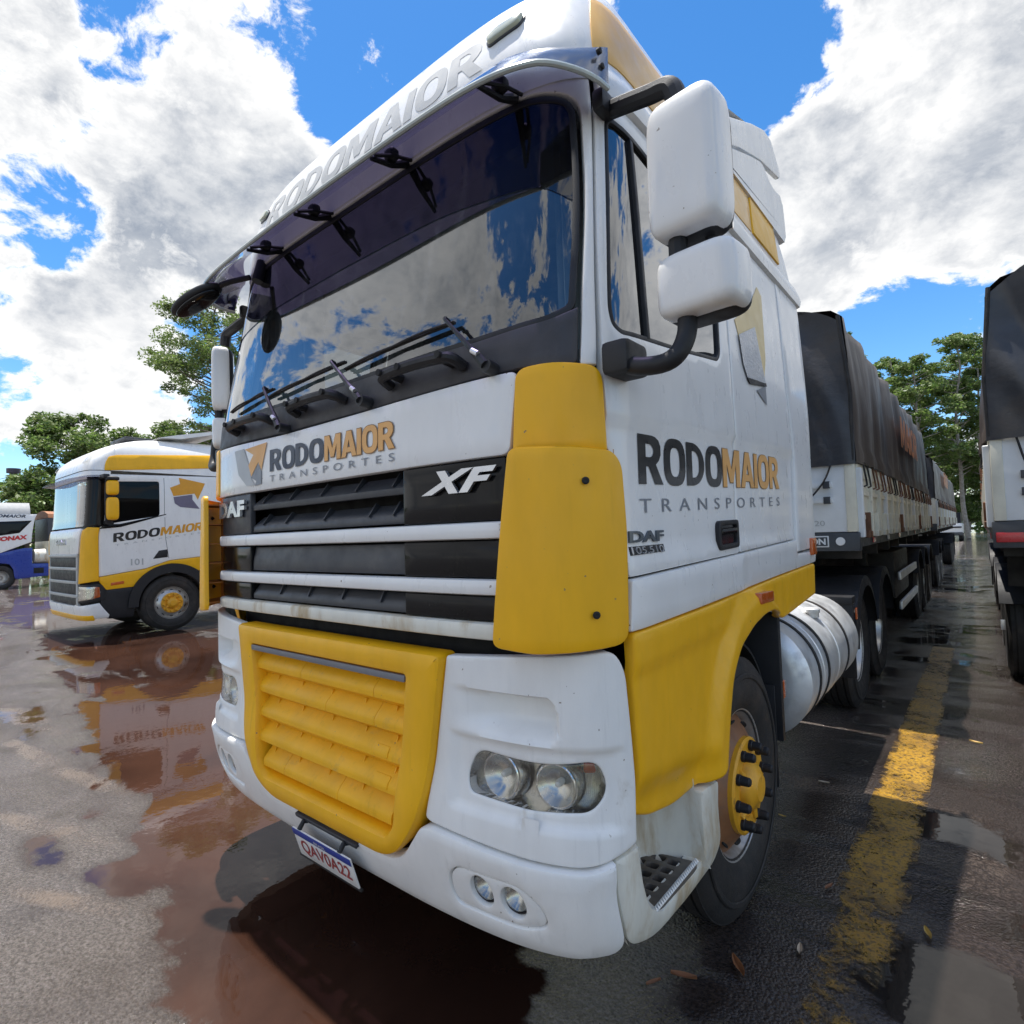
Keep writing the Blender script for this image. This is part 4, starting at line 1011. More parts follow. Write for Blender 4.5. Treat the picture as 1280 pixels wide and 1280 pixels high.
# wheels ------------------------------------------------------------
def tyre_bm(R_=.52, w=.15, rr=.30):
    bm = bmesh.new()
    prof = [(-w*.80, rr-.012), (-w*.98, rr+.03), (-w*1.05, rr+.09), (-w*1.0, R_-.07), (-w*.92, R_-.022), (-w*.80, R_-.004)]
    # grooved tread
    gx = [-.62, -.56, -.22, -.16, .16, .22, .56, .62]
    tre = []
    for i, x in enumerate(gx):
        dn = i % 4 in (1, 2)
        tre.append((w*x, R_))
    tr = []
    for a, b in ((-.80, -.62), (-.54, -.20), (-.12, .12), (.20, .54), (.62, .80)):
        tr += [(w*a, R_-.014), (w*a, R_), (w*b, R_), (w*b, R_-.014)]
    prof += tr[1:-1] + [(w*.80, R_-.004), (w*.92, R_-.022), (w*1.0, R_-.07), (w*1.05, rr+.09), (w*.98, rr+.03), (w*.80, rr-.012)]
    lathe(bm, prof, (0, 0, 0), 'X', 72, close=False)
    # raised sidewall rings
    for sx in (1, -1):
        lathe(bm, [(sx*w*1.035, rr+.13), (sx*(w*1.035+.004), rr+.135), (sx*(w*1.03+.004), rr+.15), (sx*w*1.02, rr+.155)], (0, 0, 0), 'X', 72, close=False)
    return bm
def place(bm, c, sx=1):
    bmesh.ops.transform(bm, matrix=Matrix.Translation(c) @ Matrix.Diagonal((sx, 1, 1, 1)), verts=bm.verts); return bm
def front_wheel(parent, c, s, disc_m=rust_m, hubm=hub_m, nut=black_pl, full=True):
    c = Vector(c)
    w = bmo('wheel', place(tyre_bm(), c, s), rubber, parent, sharp=40)
    bm = bmesh.new()
    lathe(bm, [(.118, .298), (.124, .312), (.130, .312), (.128, .298), (.112, .286), (.07, .276), (.045, .262), (-.10, .27), (-.13, .30)], (0, 0, 0), 'X', 56, close=False)
    bmo('rim', place(bm, c, s), rim_m, w)
    bm = bmesh.new()
    lathe(bm, [(.075, .284), (.088, .268), (.118, .225), (.142, .196), (.146, .150), (.146, .0)], (0, 0, 0), 'X', 56, close=False)
    bmo('wheel_disc', place(bm, c, s), disc_m, w)
    bm = bmesh.new()
    for k in range(10):
        a = 2*PI*(k+.5)/10; p = Vector((.104, .245*math.cos(a), .245*math.sin(a)))
        m_ = Matrix.Translation(p) @ Matrix.Rotation(a, 4, 'X') @ Matrix.Rotation(R(40), 4, 'Z')
        superq(bm, p, (.006, .016, .03), .8, .8, mtx=(Matrix.Rotation(a, 3, 'X') @ Matrix.Rotation(R(-50), 3, 'Z')), nu=10, nv=6)
    bmo('vent_hole', place(bm, c, s), dark, w)
    bm = bmesh.new()
    lathe(bm, [(.142, .192), (.160, .192), (.168, .182), (.168, .125), (.156, .115), (.156, .098)], (0, 0, 0), 'X', 48, close=False)
    lathe(bm, [(.145, .105), (.180, .098), (.198, .082), (.206, .060), (.216, .052), (.218, .0)], (0, 0, 0), 'X', 40, close=False)
    lathe(bm, [(.148, .13), (.154, .10), (.150, 0)], (0, 0, 0), 'X', 40, close=False)
    for k in range(5):
        a = 2*PI*k/5; d = Vector((0, math.cos(a), math.sin(a))); tube(bm, [Vector((.160, 0, 0))+d*.07, Vector((.162, 0, 0))+d*.15], [.028, .02], 8)
    hb = bmo('hub', place(bm, c, s), hubm, w)
    for k in range(10):
        a = 2*PI*(k+.25)/10; bm = bmesh.new(); o_ = Vector((0, .160*math.cos(a), .160*math.sin(a)))
        lathe(bm, [(.166, .0225), (.180, .0225), (.183, .0195), (.214, .0175), (.220, .013), (.221, 0)], o_, 'X', 12)
        bmo('nut_cap', place(bm, c, s), nut, w)
    return w
front_wheel(truck, (1.07, 1.40, .52), 1)
front_wheel(truck, (-1.07, 1.40, .52), -1)
def rear_wheel(parent, c, s, disc_m=rust_m, rimm=rim_m, dual=True):
    c = Vector(c)
    w = bmo('wheel', place(tyre_bm(), c, s), rubber, parent, sharp=40)
    if dual: bmo('inner_tyre', place(tyre_bm(), c-Vector((s*.33, 0, 0)), s), rubber, w, sharp=40)
    bm = bmesh.new(); lathe(bm, [(.118, .298), (.124, .312), (.130, .312), (.128, .298), (.11, .284), (.0, .270), (-.06, .26)], (0, 0, 0), 'X', 48, close=False); bmo('rim', place(bm, c, s), rimm, w)
    bm = bmesh.new(); lathe(bm, [(-.02, .27), (-.06, .24), (-.09, .18), (-.09, .12), (-.02, .11), (.06, .10), (.09, .07), (.095, 0)], (0, 0, 0), 'X', 40, close=False)
    for k in range(10):
        a = 2*PI*k/10; lathe(bm, [(-.09, .018), (-.05, .016), (-.045, 0)], Vector((0, .15*math.cos(a), .15*math.sin(a))), 'X', 8)
    bmo('hub', place(bm, c, s), disc_m, w)
    return w
AX = (4.72, 6.02)
for y in AX:
    for s in (1, -1): rear_wheel(truck, (s*1.02, y, .52), s)

# wheel arch liner and mud flap
def arch_bm(c, r, x0, x1, a0, a1, th=.012, seg=26):
    bm = bmesh.new()
    for k in range(seg):
        A = [R(a0)+(R(a1)-R(a0))*(k+j)/seg for j in (0, 1)]
        v = []
        for a in A:
            for x in (x0, x1):
                for rr in (r, r+th): v.append(bm.verts.new((x, c[0]+rr*math.cos(a), c[1]+rr*math.sin(a))))
        for f in ((0, 2, 6, 4), (1, 5, 7, 3), (0, 4, 5, 1), (2, 3, 7, 6)): bm.faces.new([v[i] for i in f])
        if k == 0: bm.faces.new([v[i] for i in (0, 1, 3, 2)])
        if k == seg-1: bm.faces.new([v[i] for i in (4, 6, 7, 5)])
    bmesh.ops.remove_doubles(bm, verts=bm.verts, dist=1e-5)
    return bm
for s in (1, -1):
    a, b = sorted((s*.70, s*1.225))
    ln = bmo('arch_liner', arch_bm((1.41, .54), .56, a, b-.06 if s > 0 else b, 8, 156), dark, truck)
    bm = bmesh.new(); box(bm, (a, 1.99, .52), (b-.02*0, 2.03, 1.16), .004); box(bm, (min(s*.82, s*1.20), 1.96, .30), (max(s*.82, s*1.20), 1.972, .80), .002)
    bmo('mud_flap', bm, black_pl, ln)
    bm = bmesh.new(); box(bm, (min(s*.68, s*.70), .9, .5), (max(s*.68, s*.70), 2.0, 1.3)); bmo('inner_wing', bm, dark, truck)
# chassis
bm = bmesh.new()
for x in (-.42, .42): box(bm, (x-.04, .55, .75), (x+.04, 7.0, 1.02), .005)
for y in (1.0, 2.6, 3.4, 4.1, 5.35, 6.7): box(bm, (-.40, y-.05, .80), (.40, y+.05, .98), .005)
box(bm, (-.9, 2.75, .95), (.9, 2.80, 1.25)); box(bm, (-.55, .45, .62), (.55, .95, 1.2)); tube(bm, [(-.95, 1.4, .5), (.95, 1.4, .5)], .06, 10)
for y in AX: tube(bm, [(-.8, y, .52), (.8, y, .52)], .09, 12); superq(bm, (0, y, .54), (.22, .24, .22), .8, .8)
box(bm, (-.5, 4.6, 1.02), (.5, 6.1, 1.08), .01)
bmo('chassis_frame', bm, chassis_m, truck)
bm = bmesh.new(); box(bm, (-.46, 4.95, 1.10), (.46, 5.85, 1.16), .02); tube(bm, [(-.45, 5.4, 1.14), (.45, 5.4, 1.14)], .07, 10); bmo('fifth_wheel', bm, chassis_m, truck)
# rear mudguards
for s in (1, -1):
    for y, a0, a1 in ((AX[0], 14, 172), (AX[1], 10, 166)):
        a, b = sorted((s*.62, s*1.235))
        mg = bmo('mudguard', arch_bm((y, .52), .60, a, b, a0, a1, .02), black_pl, truck, sharp=50)
        bm = bmesh.new(); x = s*1.235; n = 20
        r0, r1 = .60, .535
        A = [bm.verts.new((x, y+r0*math.cos(R(a0+(a1-a0)*k/n)), .52+r0*math.sin(R(a0+(a1-a0)*k/n)))) for k in range(n+1)]
        B = [bm.verts.new((x+s*.012, y+r1*math.cos(R(a0+(a1-a0)*k/n)), .52+r1*math.sin(R(a0+(a1-a0)*k/n)))) for k in range(n+1)]
        for k in range(n): bm.faces.new((A[k], A[k+1], B[k+1], B[k]))
        bmo('mudguard_lip', bm, black_pl, mg)
    a, b = sorted((s*.62, s*1.23))
    bm = bmesh.new(); box(bm, (a, AX[0]-.64, .38), (b, AX[0]-.60, 1.00), .01); box(bm, (a, AX[0]-.66, .96), (b, AX[0]-.50, 1.02), .01); box(bm, (a+.2, AX[0]-.68, .80), (a+.26, AX[0]-.62, 1.0), .005)
    bmo('mudguard_front', bm, black_pl, truck)
    bm = bmesh.new(); box(bm, (min(s*1.236, s*1.25), AX[0]-.60, .84), (max(s*1.236, s*1.25), AX[0]-.57, .93), .004); bmo('side_reflector', bm, amber, truck)
# fuel tank
for s in (1, -1):
    cx, cz, r, y0, y1 = s*.93, .71, .345, 2.38, 4.0
    bm = bmesh.new(); lathe(bm, [(y0, 0), (y0, r*.72), (y0+.02, r*.92), (y0+.045, r), (y1-.045, r), (y1-.02, r*.92), (y1, r*.72), (y1, 0)], (cx, 0, cz), 'Y', 64)
    tk = bmo('fuel_tank', bm, alu, truck)
    for y in (2.62, 2.86, 3.52):
        bm = bmesh.new(); lathe(bm, [(y-.018, r+.001), (y-.018, r+.007), (y+.018, r+.007), (y+.018, r+.001)], (cx, 0, cz), 'Y', 64, close=False); bmo('tank_strap', bm, rubber, tk)
    for y in (2.74, 3.2):
        bm = bmesh.new(); lathe(bm, [(y-.006, r), (y, r+.004), (y+.006, r)], (cx, 0, cz), 'Y', 64, close=False); bmo('tank_weld', bm, alu, tk)
    bm = bmesh.new(); c = Vector((cx+s*.20, 3.16, cz+.27)); lathe(bm, [(0, .045), (.03, .045), (.032, .052), (.055, .052), (.06, .044), (.06, 0)], c, 'Z', 20)
    bmo('tank_cap', bm, alu, tk)
    bm = bmesh.new(); box(bm, (cx-.3 if s > 0 else cx, y0+.1, .62), (cx if s > 0 else cx+.3, y1-.1, .70)); bmo('tank_bracket', bm, chassis_m, tk)
    bm = bmesh.new(); box(bm, (min(s*1.19, s*1.205), 2.10, .70), (max(s*1.19, s*1.205), 2.15, .79), .004); bmo('side_reflector', bm, amber, truck)

# ================================================================== GROUND
def ground_material():
    m = bpy.data.materials.new('wet_asphalt'); m.use_nodes = True; t = m.node_tree; t.nodes.clear(); b = NB(t)
    o = b.n('ShaderNodeOutputMaterial')
    co = b.n('ShaderNodeTexCoord').outputs['Object']
    sx = b.n('ShaderNodeSeparateXYZ', {0: co})
    X, Y = sx.outputs[0], sx.outputs[1]
    def blob(cx, cy, rx, ry, ang=0.0):
        mp = b.n('ShaderNodeMapping', {'Vector': co, 'Location': (-cx, -cy, 0)}).outputs[0]
        mp = b.n('ShaderNodeMapping', {'Vector': mp, 'Rotation': (0, 0, R(-ang))}).outputs[0]
        mp = b.n('ShaderNodeMapping', {'Vector': mp, 'Scale': (1/rx, 1/ry, 0)}).outputs[0]
        ln = b.n('ShaderNodeVectorMath', {0: mp}, operation='LENGTH').outputs['Value']
        return b.ramp(ln, 1.5, .5)
    n_big = b.noise(co, .45, 7, .6, .4); n_mid = b.noise(co, 1.7, 8, .62, .5); n_fine = b.noise(co, 55, 8, .78); n_grit = b.noise(co, 190, 4, .8)
    stretchv = b.n('ShaderNodeMapping', {'Vector': co, 'Scale': (.35, 1.2, 1)}).outputs[0]
    n_str = b.noise(stretchv, 1.4, 8, .62, .6)
    # puddle field: water ponds in front of and left of the lorry and in streaks along the lane
    line = b.math('ADD', b.math('MULTIPLY', X, .125), Y)                      # y + .125 x
    side = b.ramp(line, -.22, .12)
    lim = b.ramp(line, 3.4, 2.2)
    leftp = b.math('MULTIPLY', side, lim)
    leftp = b.math('MULTIPLY', leftp, b.ramp(X, 1.0, .2))
    p = b.math('MULTIPLY', leftp, .25)
    for (cx, cy, rx, ry, a, w) in ((-.15, .30, 1.1, .55, 0, .38), (-3.1, 1.5, 1.7, .9, 5, .24), (-1.1, .75, .9, .5, 0, .25), (-6.5, 2.4, 2.4, .9, 8, .22), (1.95, 1.35, .34, .30, 20, .30), (1.85, 2.5, .3, .5, 0, .1),
                                 (-1.25, -.12, .22, .12, 10, .30), (-1.9, -.32, .30, .10, 0, .28), (-12, -.6, 3.5, .5, 0, .2), (-20, 1.5, 6, .9, 0, .22), (1.8, 9.0, 1.0, 2.2, 0, .10), (1.2, 17, 1.6, 3.5, 0, .1)):
        p = b.math('MULTIPLY_ADD', blob(cx, cy, rx, ry, a), w, p)
    p = b.math('ADD', p, b.math('ADD', b.math('MULTIPLY_ADD', n_mid, 1.0, b.math('MULTIPLY', n_str, .9)), b.math('MULTIPLY_ADD', n_big, .25, -.575)))
    far = b.ramp(X, -3, -14, 0, .03)
    p = b.math('ADD', p, far); p = b.math('MULTIPLY_ADD', b.ramp(X, .9, 1.4), .055, p); p = b.math('MULTIPLY_ADD', b.ramp(X, .5, -.5), .035, p)
    water = b.ramp(p, .665, .75)
    damp = b.math('MAXIMUM', b.ramp(p, .50, .70), b.math('MULTIPLY', b.ramp(b.noise(co, .9, 9, .65, .8), .46, .60), .75))
    # colours
    asph = b.mix(b.ramp(n_fine, .3, .7), (.070, .058, .051), (.25, .215, .195))
    tan = b.mix(b.ramp(n_mid, .3, .7), (.17, .12, .085), (.24, .18, .13))
    tanm = 0.0
    for (cx, cy, rx, ry, a) in ((-1.0, -.12, .26, .045, 18), (-1.2, -.33, .5, .05, 25), (-2.9, .08, .6, .07, 12), (-3.8, -.02, .7, .07, 6), (-7.2, 1.0, .8, .20, 5), (-5.2, .15, .9, .1, 5), (-2.2, -.25, .5, .07, 18), (1.2, 2.82, .7, .12, 4), (1.75, 2.3, .3, .5, 0), (1.2, 27, 2.2, 4, 0)):  # tan patches; those by the cab's rear paint in the sunlit strip
        v = blob(cx, cy, rx, ry, a); tanm = b.math('MAXIMUM', tanm, v) if tanm != 0.0 else v
    tanm = b.math('MULTIPLY', b.math('MULTIPLY', tanm, .72), b.ramp(b.math('MULTIPLY_ADD', n_mid, .6, b.math('MULTIPLY', n_fine, .4)), .42, .58))
    lane = b.ramp(X, .9, 1.25)                                                # darker wet lane right of the lorry
    dampc = b.mix(b.ramp(n_fine, .35, .7), (.010, .0075, .0065), (.036, .025, .020))
    wetc = b.mix(damp, asph, b.mix(.5, asph, (.05, .035, .028)))
    col = b.mix(tanm, wetc, tan)
    col = b.mix(b.math('MULTIPLY', lane, b.ramp(tanm, .8, .1, .55, .92)), col, dampc)
    mudc = b.mix(b.ramp(n_big, .38, .62), (.026, .012, .008), (.054, .025, .016))
    mudc = b.mix(lane, mudc, (.016, .013, .011))
    mudc = b.mix(b.ramp(X, -8, -18), mudc, (.12, .09, .085))
    P1 = b.n('ShaderNodeBsdfPrincipled', {'Base Color': col, 'Specular IOR Level': .55})
    rg = b.math('ADD', b.ramp(n_mid, .35, .65, .07, .24), b.math('MULTIPLY', tanm, .3)); rg = b.math('MULTIPLY', rg, b.ramp(lane, 0, 1, 1, .50)); t.links.new(rg, P1.inputs['Roughness'])
    vor = b.n('ShaderNodeTexVoronoi', {'Vector': co, 'Scale': 85.0, 'Randomness': 1.0}).outputs['Distance']
    h = b.math('ADD', b.math('MULTIPLY', n_fine, .45), b.math('MULTIPLY_ADD', n_grit, .25, b.math('MULTIPLY', vor, -.7)))
    bp = b.n('ShaderNodeBump', {'Height': h, 'Strength': b.ramp(b.math('MULTIPLY', lane, b.ramp(n_str, .62, .42)), 0, 1, 1.0, .22), 'Distance': .022}); 
    bp2 = b.n('ShaderNodeBump', {'Height': n_str, 'Strength': .30, 'Distance': .04, 'Normal': bp.outputs[0]}); t.links.new(bp2.outputs[0], P1.inputs['Normal'])
    P2 = b.n('ShaderNodeBsdfPrincipled', {'Base Color': mudc, 'Roughness': .025, 'IOR': 1.36, 'Specular IOR Level': .5})
    rip = b.n('ShaderNodeBump', {'Height': b.noise(co, 9, 3, .5), 'Strength': .035, 'Distance': .02}); t.links.new(rip.outputs[0], P2.inputs['Normal'])
    mx = b.n('ShaderNodeMixShader', {0: water, 1: P1.outputs[0], 2: P2.outputs[0]})
    t.links.new(mx.outputs[0], o.inputs[0]); return m
gm = ground_material()
bm = bmesh.new()
vv = [bm.verts.new(p) for p in ((-700, -400, 0), (700, -400, 0), (700, 900, 0), (-700, 900, 0))]; bm.faces.new(vv)
me = bpy.data.meshes.new('ground'); bm.to_mesh(me); bm.free(); me.materials.append(gm)
grd = bpy.data.objects.new('ground', me); COL.objects.link(grd); grd['kind'] = 'structure'
# worn yellow bay line
m = bpy.data.materials.new('worn_yellow_road_paint'); m.use_nodes = True; t = m.node_tree; t.nodes.clear(); b = NB(t)
o = b.n('ShaderNodeOutputMaterial'); co = b.n('ShaderNodeTexCoord').outputs['Object']
sx = b.n('ShaderNodeSeparateXYZ', {0: co})
w1 = b.noise(co, 7, 12, .78, 1.2); w2 = b.noise(co, 42, 6, .7)
wear = b.math('MULTIPLY_ADD', w2, .45, b.math('MULTIPLY', w1, .55))
edge = b.math('ABSOLUTE', b.math('SUBTRACT', sx.outputs[0], 1.595)); wear = b.math('ADD', wear, b.ramp(edge, .08, .13, 0, -.08)); wear = b.math('ADD', wear, b.math('ADD', b.ramp(sx.outputs[1], 2.6, 1.0, 0, -.085), b.ramp(b.noise(co, 2.2, 6, .6), .35, .65, -.05, .04)))
a = b.ramp(wear, .395, .50, 0, .93)
cc = b.mix(b.ramp(w1, .4, .65), (.50, .28, .025), (.32, .17, .02)); cc = b.mix(b.ramp(w2, .44, .64), cc, (.06, .04, .02)); cc = b.mix(b.ramp(b.noise(co, 3.1, 8, .65), .48, .66, 0, .7), cc, (.10, .06, .022))
P = b.n('ShaderNodeBsdfPrincipled', {'Base Color': cc, 'Roughness': .38})
bp = b.n('ShaderNodeBump', {'Height': w2, 'Strength': .5, 'Distance': .006}); t.links.new(bp.outputs[0], P.inputs['Normal'])
tr = b.n('ShaderNodeBsdfTransparent'); mx = b.n('ShaderNodeMixShader', {0: a, 1: tr.outputs[0], 2: P.outputs[0]}); t.links.new(mx.outputs[0], o.inputs[0])
bm = bmesh.new(); vv = [bm.verts.new(p) for p in ((1.455, .7, .004), (1.735, .7, .004), (1.71, 7.9, .004), (1.49, 7.9, .004))]; bm.faces.new(vv)
me = bpy.data.meshes.new('painted_line'); bm.to_mesh(me); bm.free(); me.materials.append(m)
o_ = bpy.data.objects.new('painted_line', me); COL.objects.link(o_); o_['kind'] = 'structure'

# ================================================================== TRAILERS
tarp_m = mat('weathered_tarpaulin', (.040, .042, .048), .36, var=.3, vscale=2.0, bump=.35, bscale=10, dirt=(.07, .058, .05), dlo=.50, dhi=.72, dscale=1.3, stretch=(1, .5, 1.4))
tarp_s = mat('dusty_side_tarpaulin', (.082, .066, .056), .55, var=.3, vscale=1.6, bump=.25, bscale=12, dirt=(.035, .036, .042), dlo=.46, dhi=.66, dscale=1.2, stretch=(1, 1.5, .35))
board_m = mat('cream_side_board', (.68, .65, .53), .45, var=.10, dirt=(.26, .12, .05), dlo=.60, dhi=.70, dscale=4, stretch=(1, 1, .6))
board_w = mat('white_front_board', (.72, .74, .74), .4, var=.05, dirt=(.35, .20, .12), dlo=.68, dhi=.80, dscale=5)
rail_m = mat('dark_grey_rail', (.05, .055, .062), .45, var=.15)
orange_t = mat('faded_orange_print', (.62, .20, .04), .6, var=.25, dirt=(.12, .07, .05), dlo=.5, dhi=.7, dscale=6)
rust_t = mat('rusty_hook_metal', (.16, .07, .035), .7, var=.4)
def make_trailer(name, label, x, y0, length, group=None, front_text=True, wheels=(6.2, 7.45, 8.7), zt=3.40, z1=2.12, z0=1.53, lean=0.0, bays=16, writing=True, disc=rust_m, detail=True, near_gear=False, sgn=1, redl_=False):
    """sgn: side of the trailer that carries the visible detail (+1 east flank, -1 west flank)"""
    t = thing(name, label, 'trailer', (x, y0, 0), group)
    hw = 1.27; y1 = y0+length
    # tarpaulin: lofted shell with sag between bows
    bm = bmesh.new(); NY = int(length*9); rowsv = []
    def sec(y, k):
        r_ = []
        bow = .5-.5*math.cos(2*PI*(y-y0)/1.05)
        zz = zt-.014*bow+.03*noise.noise(Vector((y*.7, x, 0)))
        prof = [(-hw, z1-.02), (-hw, z1+.25), (-hw, 2.6), (-hw+.02, 3.0), (-hw+.05, zz-.06), (-hw+.13, zz+.01), (-.7, zz+.10), (0, zz+.16), (.7, zz+.10), (hw-.13, zz+.01), (hw-.05, zz-.06), (hw-.02, 3.0), (hw, 2.6), (hw, z1+.25), (hw, z1-.02)]
        pts = []
        for (px, pz), (qx, qz) in zip(prof, prof[1:]):
            for j in range(3): pts.append((px+(qx-px)*j/3, pz+(qz-pz)*j/3))
        pts.append(prof[-1])
        for px, pz in pts:
            sd_ = 1 if px > 0 else -1
            dx = 0
            if abs(px) > 1.1:
                dx = -.010*bow*sst(z1, 2.7, pz)+.045*noise.noise(Vector((y*1.7, pz*.6, x*3)))+.026*noise.noise(Vector((y*4.5, pz*1.0, x)))
                dx += -.02*abs(math.sin(y*PI/1.05))**12
                if pz < z1+.1: dx += .015+.012*math.sin(y*14)
            r_.append(Vector((x+px+sd_*dx, y, pz+.012*noise.noise(Vector((y*3, px*3, 1))))))
        return r_
    for i in range(NY+1):
        y = y0+length*i/NY; r_ = sec(y, i)
        if i == 0: r_ = [p+Vector((0, .03, 0)) for p in r_]
        rowsv.append([bm.verts.new(p) for p in r_])
    for A, B in zip(rowsv, rowsv[1:]):
        for j in range(len(A)-1): bm.faces.new((A[j], A[j+1], B[j+1], B[j]))
    bmo('tarpaulin', bm, tarp_s, t, sharp=60)
    for yy, nm in ((y0-.004, 1), (y1+.004, -1)):      # end sheets with draped folds
        bm = bmesh.new(); nx, nz = 70, 30; gr = []
        for i in range(nx+1):
            c_ = []
            for j in range(nz+1):
                px = -hw+2*hw*i/nx; top = zt+.155-.225*(abs(px)/hw)**5-.05*(px/hw)**2; pz = z1-.03+(top-z1+.03)*j/nz
                e = (abs(px)/hw)
                f = .11*noise.noise(Vector((px*2.2+pz*1.3, pz*.8, y0)))+.05*noise.noise(Vector((px*6+pz*2, pz*1.3, y0)))
                c_.append(bm.verts.new((x+px*(1-.038*sst(2.6, zt, pz)), yy-nm*(.01+f*(1-e**8)+.02*(1-e**4)), pz)))
            gr.append(c_)
        for i in range(nx):
            for j in range(nz): bm.faces.new((gr[i][j], gr[i+1][j], gr[i+1][j+1], gr[i][j+1]))
        bmo('end_tarpaulin', bm, tarp_m, t, sharp=60)
    for s in (1, -1):     # corner seams rolled over the front edge and the tie rope
        bm = bmesh.new(); tube(bm, [(x+s*(hw-.02), y0-.005, z1), (x+s*(hw-.01), y0-.01, 2.7), (x+s*(hw-.07), y0-.008, zt-.05)], .016, 8)
        tube(bm, [(x+s*(hw-.01), y0-.01, z1-.02)]+[(x+s*(hw+.012), y0+length*k/24, z1-.01+.012*math.sin(k*2.2)) for k in range(1, 25)], .010, 6)
        bmo('tarp_rope', bm, rubber, t)
    # front board with frame, latches and rail
    fb_ = bmesh.new(); box(fb_, (x-hw+.03, y0+.0, z0), (x+hw-.03, y0+.06, z1-.005), .01); fbo = bmo('front_board', fb_, board_w, t)
    for s in (1, -1):
        bm = bmesh.new(); box(bm, (x+s*(hw-.05)-.035, y0-.012, z0+.0), (x+s*(hw-.05)+.04, y0+.07, z1+.0), .008); bmo('corner_post', bm, board_m, t)
        for zz in (1.80, 1.93):
            bm = bmesh.new(); box(bm, (x+s*.93-.16, y0-.03, zz-.022), (x+s*.93+.16, y0+.0, zz+.022), .004); h_ = bmo('latch_bar', bm, board_w, t)
            for dx in (-.13, .12):
                bm = bmesh.new(); box(bm, (x+s*.93+dx-.025, y0-.04, zz-.03), (x+s*.93+dx+.025, y0-.005, zz+.03), .003); bmo('latch_bracket', bm, rail_m, h_)
        bm = bmesh.new(); tube(bm, smooth_path([(x+s*(1.10), y0-.02, z1+.0), (x+s*(1.03), y0-.04, 1.95), (x+s*.90, y0-.05, 1.80), (x+s*.82, y0-.04, 1.77)], 4), .008, 6); bmo('tie_strap', bm, rubber, t)
    rl = bmesh.new(); box(rl, (x-hw, y0-.01, 1.37), (x+hw, y0+.10, z0-.004), .01); box(rl, (x-hw+.01, y0+.1, 1.40), (x+hw-.01, y1, z0-.004), .0)
    rlo = bmo('deck_rail', rl, rail_m, t)
    FR = Flat((x, y0-.012, 0), (1, 0, 0), (0, 0, 1))
    if front_text:
        for s in (1,):
            patch('maker_plate', FR, rc([(.66, 1.405), (1.045, 1.405), (1.045, 1.50), (.66, 1.50)], .006), board_w, t, off=.004, th=.004, bev=.001, g_=.3)
            patch('maker_plate', FR, rc([(.675, 1.415), (1.035, 1.415), (1.035, 1.49), (.675, 1.49)], .004), rail_m, t, off=.0075, th=.002, bev=0, g_=.3)
        text('lettering', 'RANDON', FR, .69, 1.425, 1.022, 1.480, board_w, t, off=.009, bold=.04, step=0)
        bm = bmesh.new(); lathe(bm, [(-.008, 0), (-.008, .033), (.004, .036), (.01, .036)], (x+1.13, y0-.012, 1.452), 'Y', 20); bmo('round_reflector', bm, white, t)
        text('lettering', 'V-CH.20', FR, .72, 1.585, 1.02, 1.63, fadedp, t, off=-.0095, step=0)
    if redl_:
        for s in (1, -1):
            bm = bmesh.new(); box(bm, (min(x+s*(hw-.36), x+s*(hw-.02)), y0-.022, 1.415), (max(x+s*(hw-.36), x+s*(hw-.02)), y0-.008, 1.49), .004); bmo('red_reflector', bm, redl, t)
            bm = bmesh.new(); box(bm, (min(x+s*(hw-.70), x+s*(hw-.40)), y0-.022, 1.43), (max(x+s*(hw-.70), x+s*(hw-.40)), y0-.008, 1.475), .004); bmo('white_reflector', bm, board_w, t)
        bm = bmesh.new(); tube(bm, [(x-.78+.09*math.cos(a*PI/12), y0+.3, 1.05+.09*math.sin(a*PI/12)) for a in range(25)], .012, 6, caps=False); bmo('air_coupling', bm, mat('ochre_rubber', (.40, .22, .03), .5), t)
    # side boards: every bay its own drop panel with stake, hooks and latch
    nb = bays; bw = (length-.1)/nb
    pan = None
    for s in (1, -1):
        if not detail and s != sgn:
            bm = bmesh.new(); box(bm, (min(x+s*(hw-.05), x+s*hw), y0+.1, z0), (max(x+s*(hw-.05), x+s*hw), y1, z1), .0); bmo('side_board', bm, board_m, t); continue
        for k in range(nb):
            a, b_ = y0+.08+bw*k, y0+.08+bw*(k+1)
            bm = bmesh.new(); xa, xb = sorted((x+s*(hw-.055), x+s*(hw-.005)))
            box(bm, (xa, a+.012, z0+.008), (xb, b_-.012, z1-.01), .006, seg=1)
            xa, xb = sorted((x+s*(hw-.006), x+s*(hw+.012)))
            for zz in (z0+.12, (z0+z1)/2+.03, z1-.12): box(bm, (xa, a+.05, zz-.018), (xb, b_-.05, zz+.018), .0)
            bmo('side_board', bm, board_m, t, smooth=False)
            bm = bmesh.new(); xa, xb = sorted((x+s*(hw-.02), x+s*(hw+.030)))
            box(bm, (xa, a-.035, z0-.05), (xb, a+.035, z1-.06+.03*(k % 2)), .006, seg=1)
            bmo('stake', bm, board_m if k % 3 else board_w, t, smooth=False)
            for yy in (a+bw*.3, a+bw*.7):
                bm = bmesh.new(); tube(bm, [(x+s*(hw+.02), yy, z1-.02), (x+s*(hw+.035), yy+.015, z1-.15), (x+s*(hw+.04), yy+.01, z1-.20), (x+s*(hw+.02), yy-.01, z1-.21)], .008, 5)
                bmo('tarp_hook', bm, rust_t if k % 4 else rubber, t)
            bm = bmesh.new(); xa, xb = sorted((x+s*(hw+.0), x+s*(hw+.045))); box(bm, (xa, a+bw*.25, z0-.055), (xb, a+bw*.62, z0+.0), .004, seg=1)
            box(bm, (xa, a+bw*.38, z0-.055), (xb, a+bw*.46, z0+.16), .004, seg=1)
            bmo('board_latch', bm, board_m if (k*7) % 5 else rust_t, t, smooth=False)
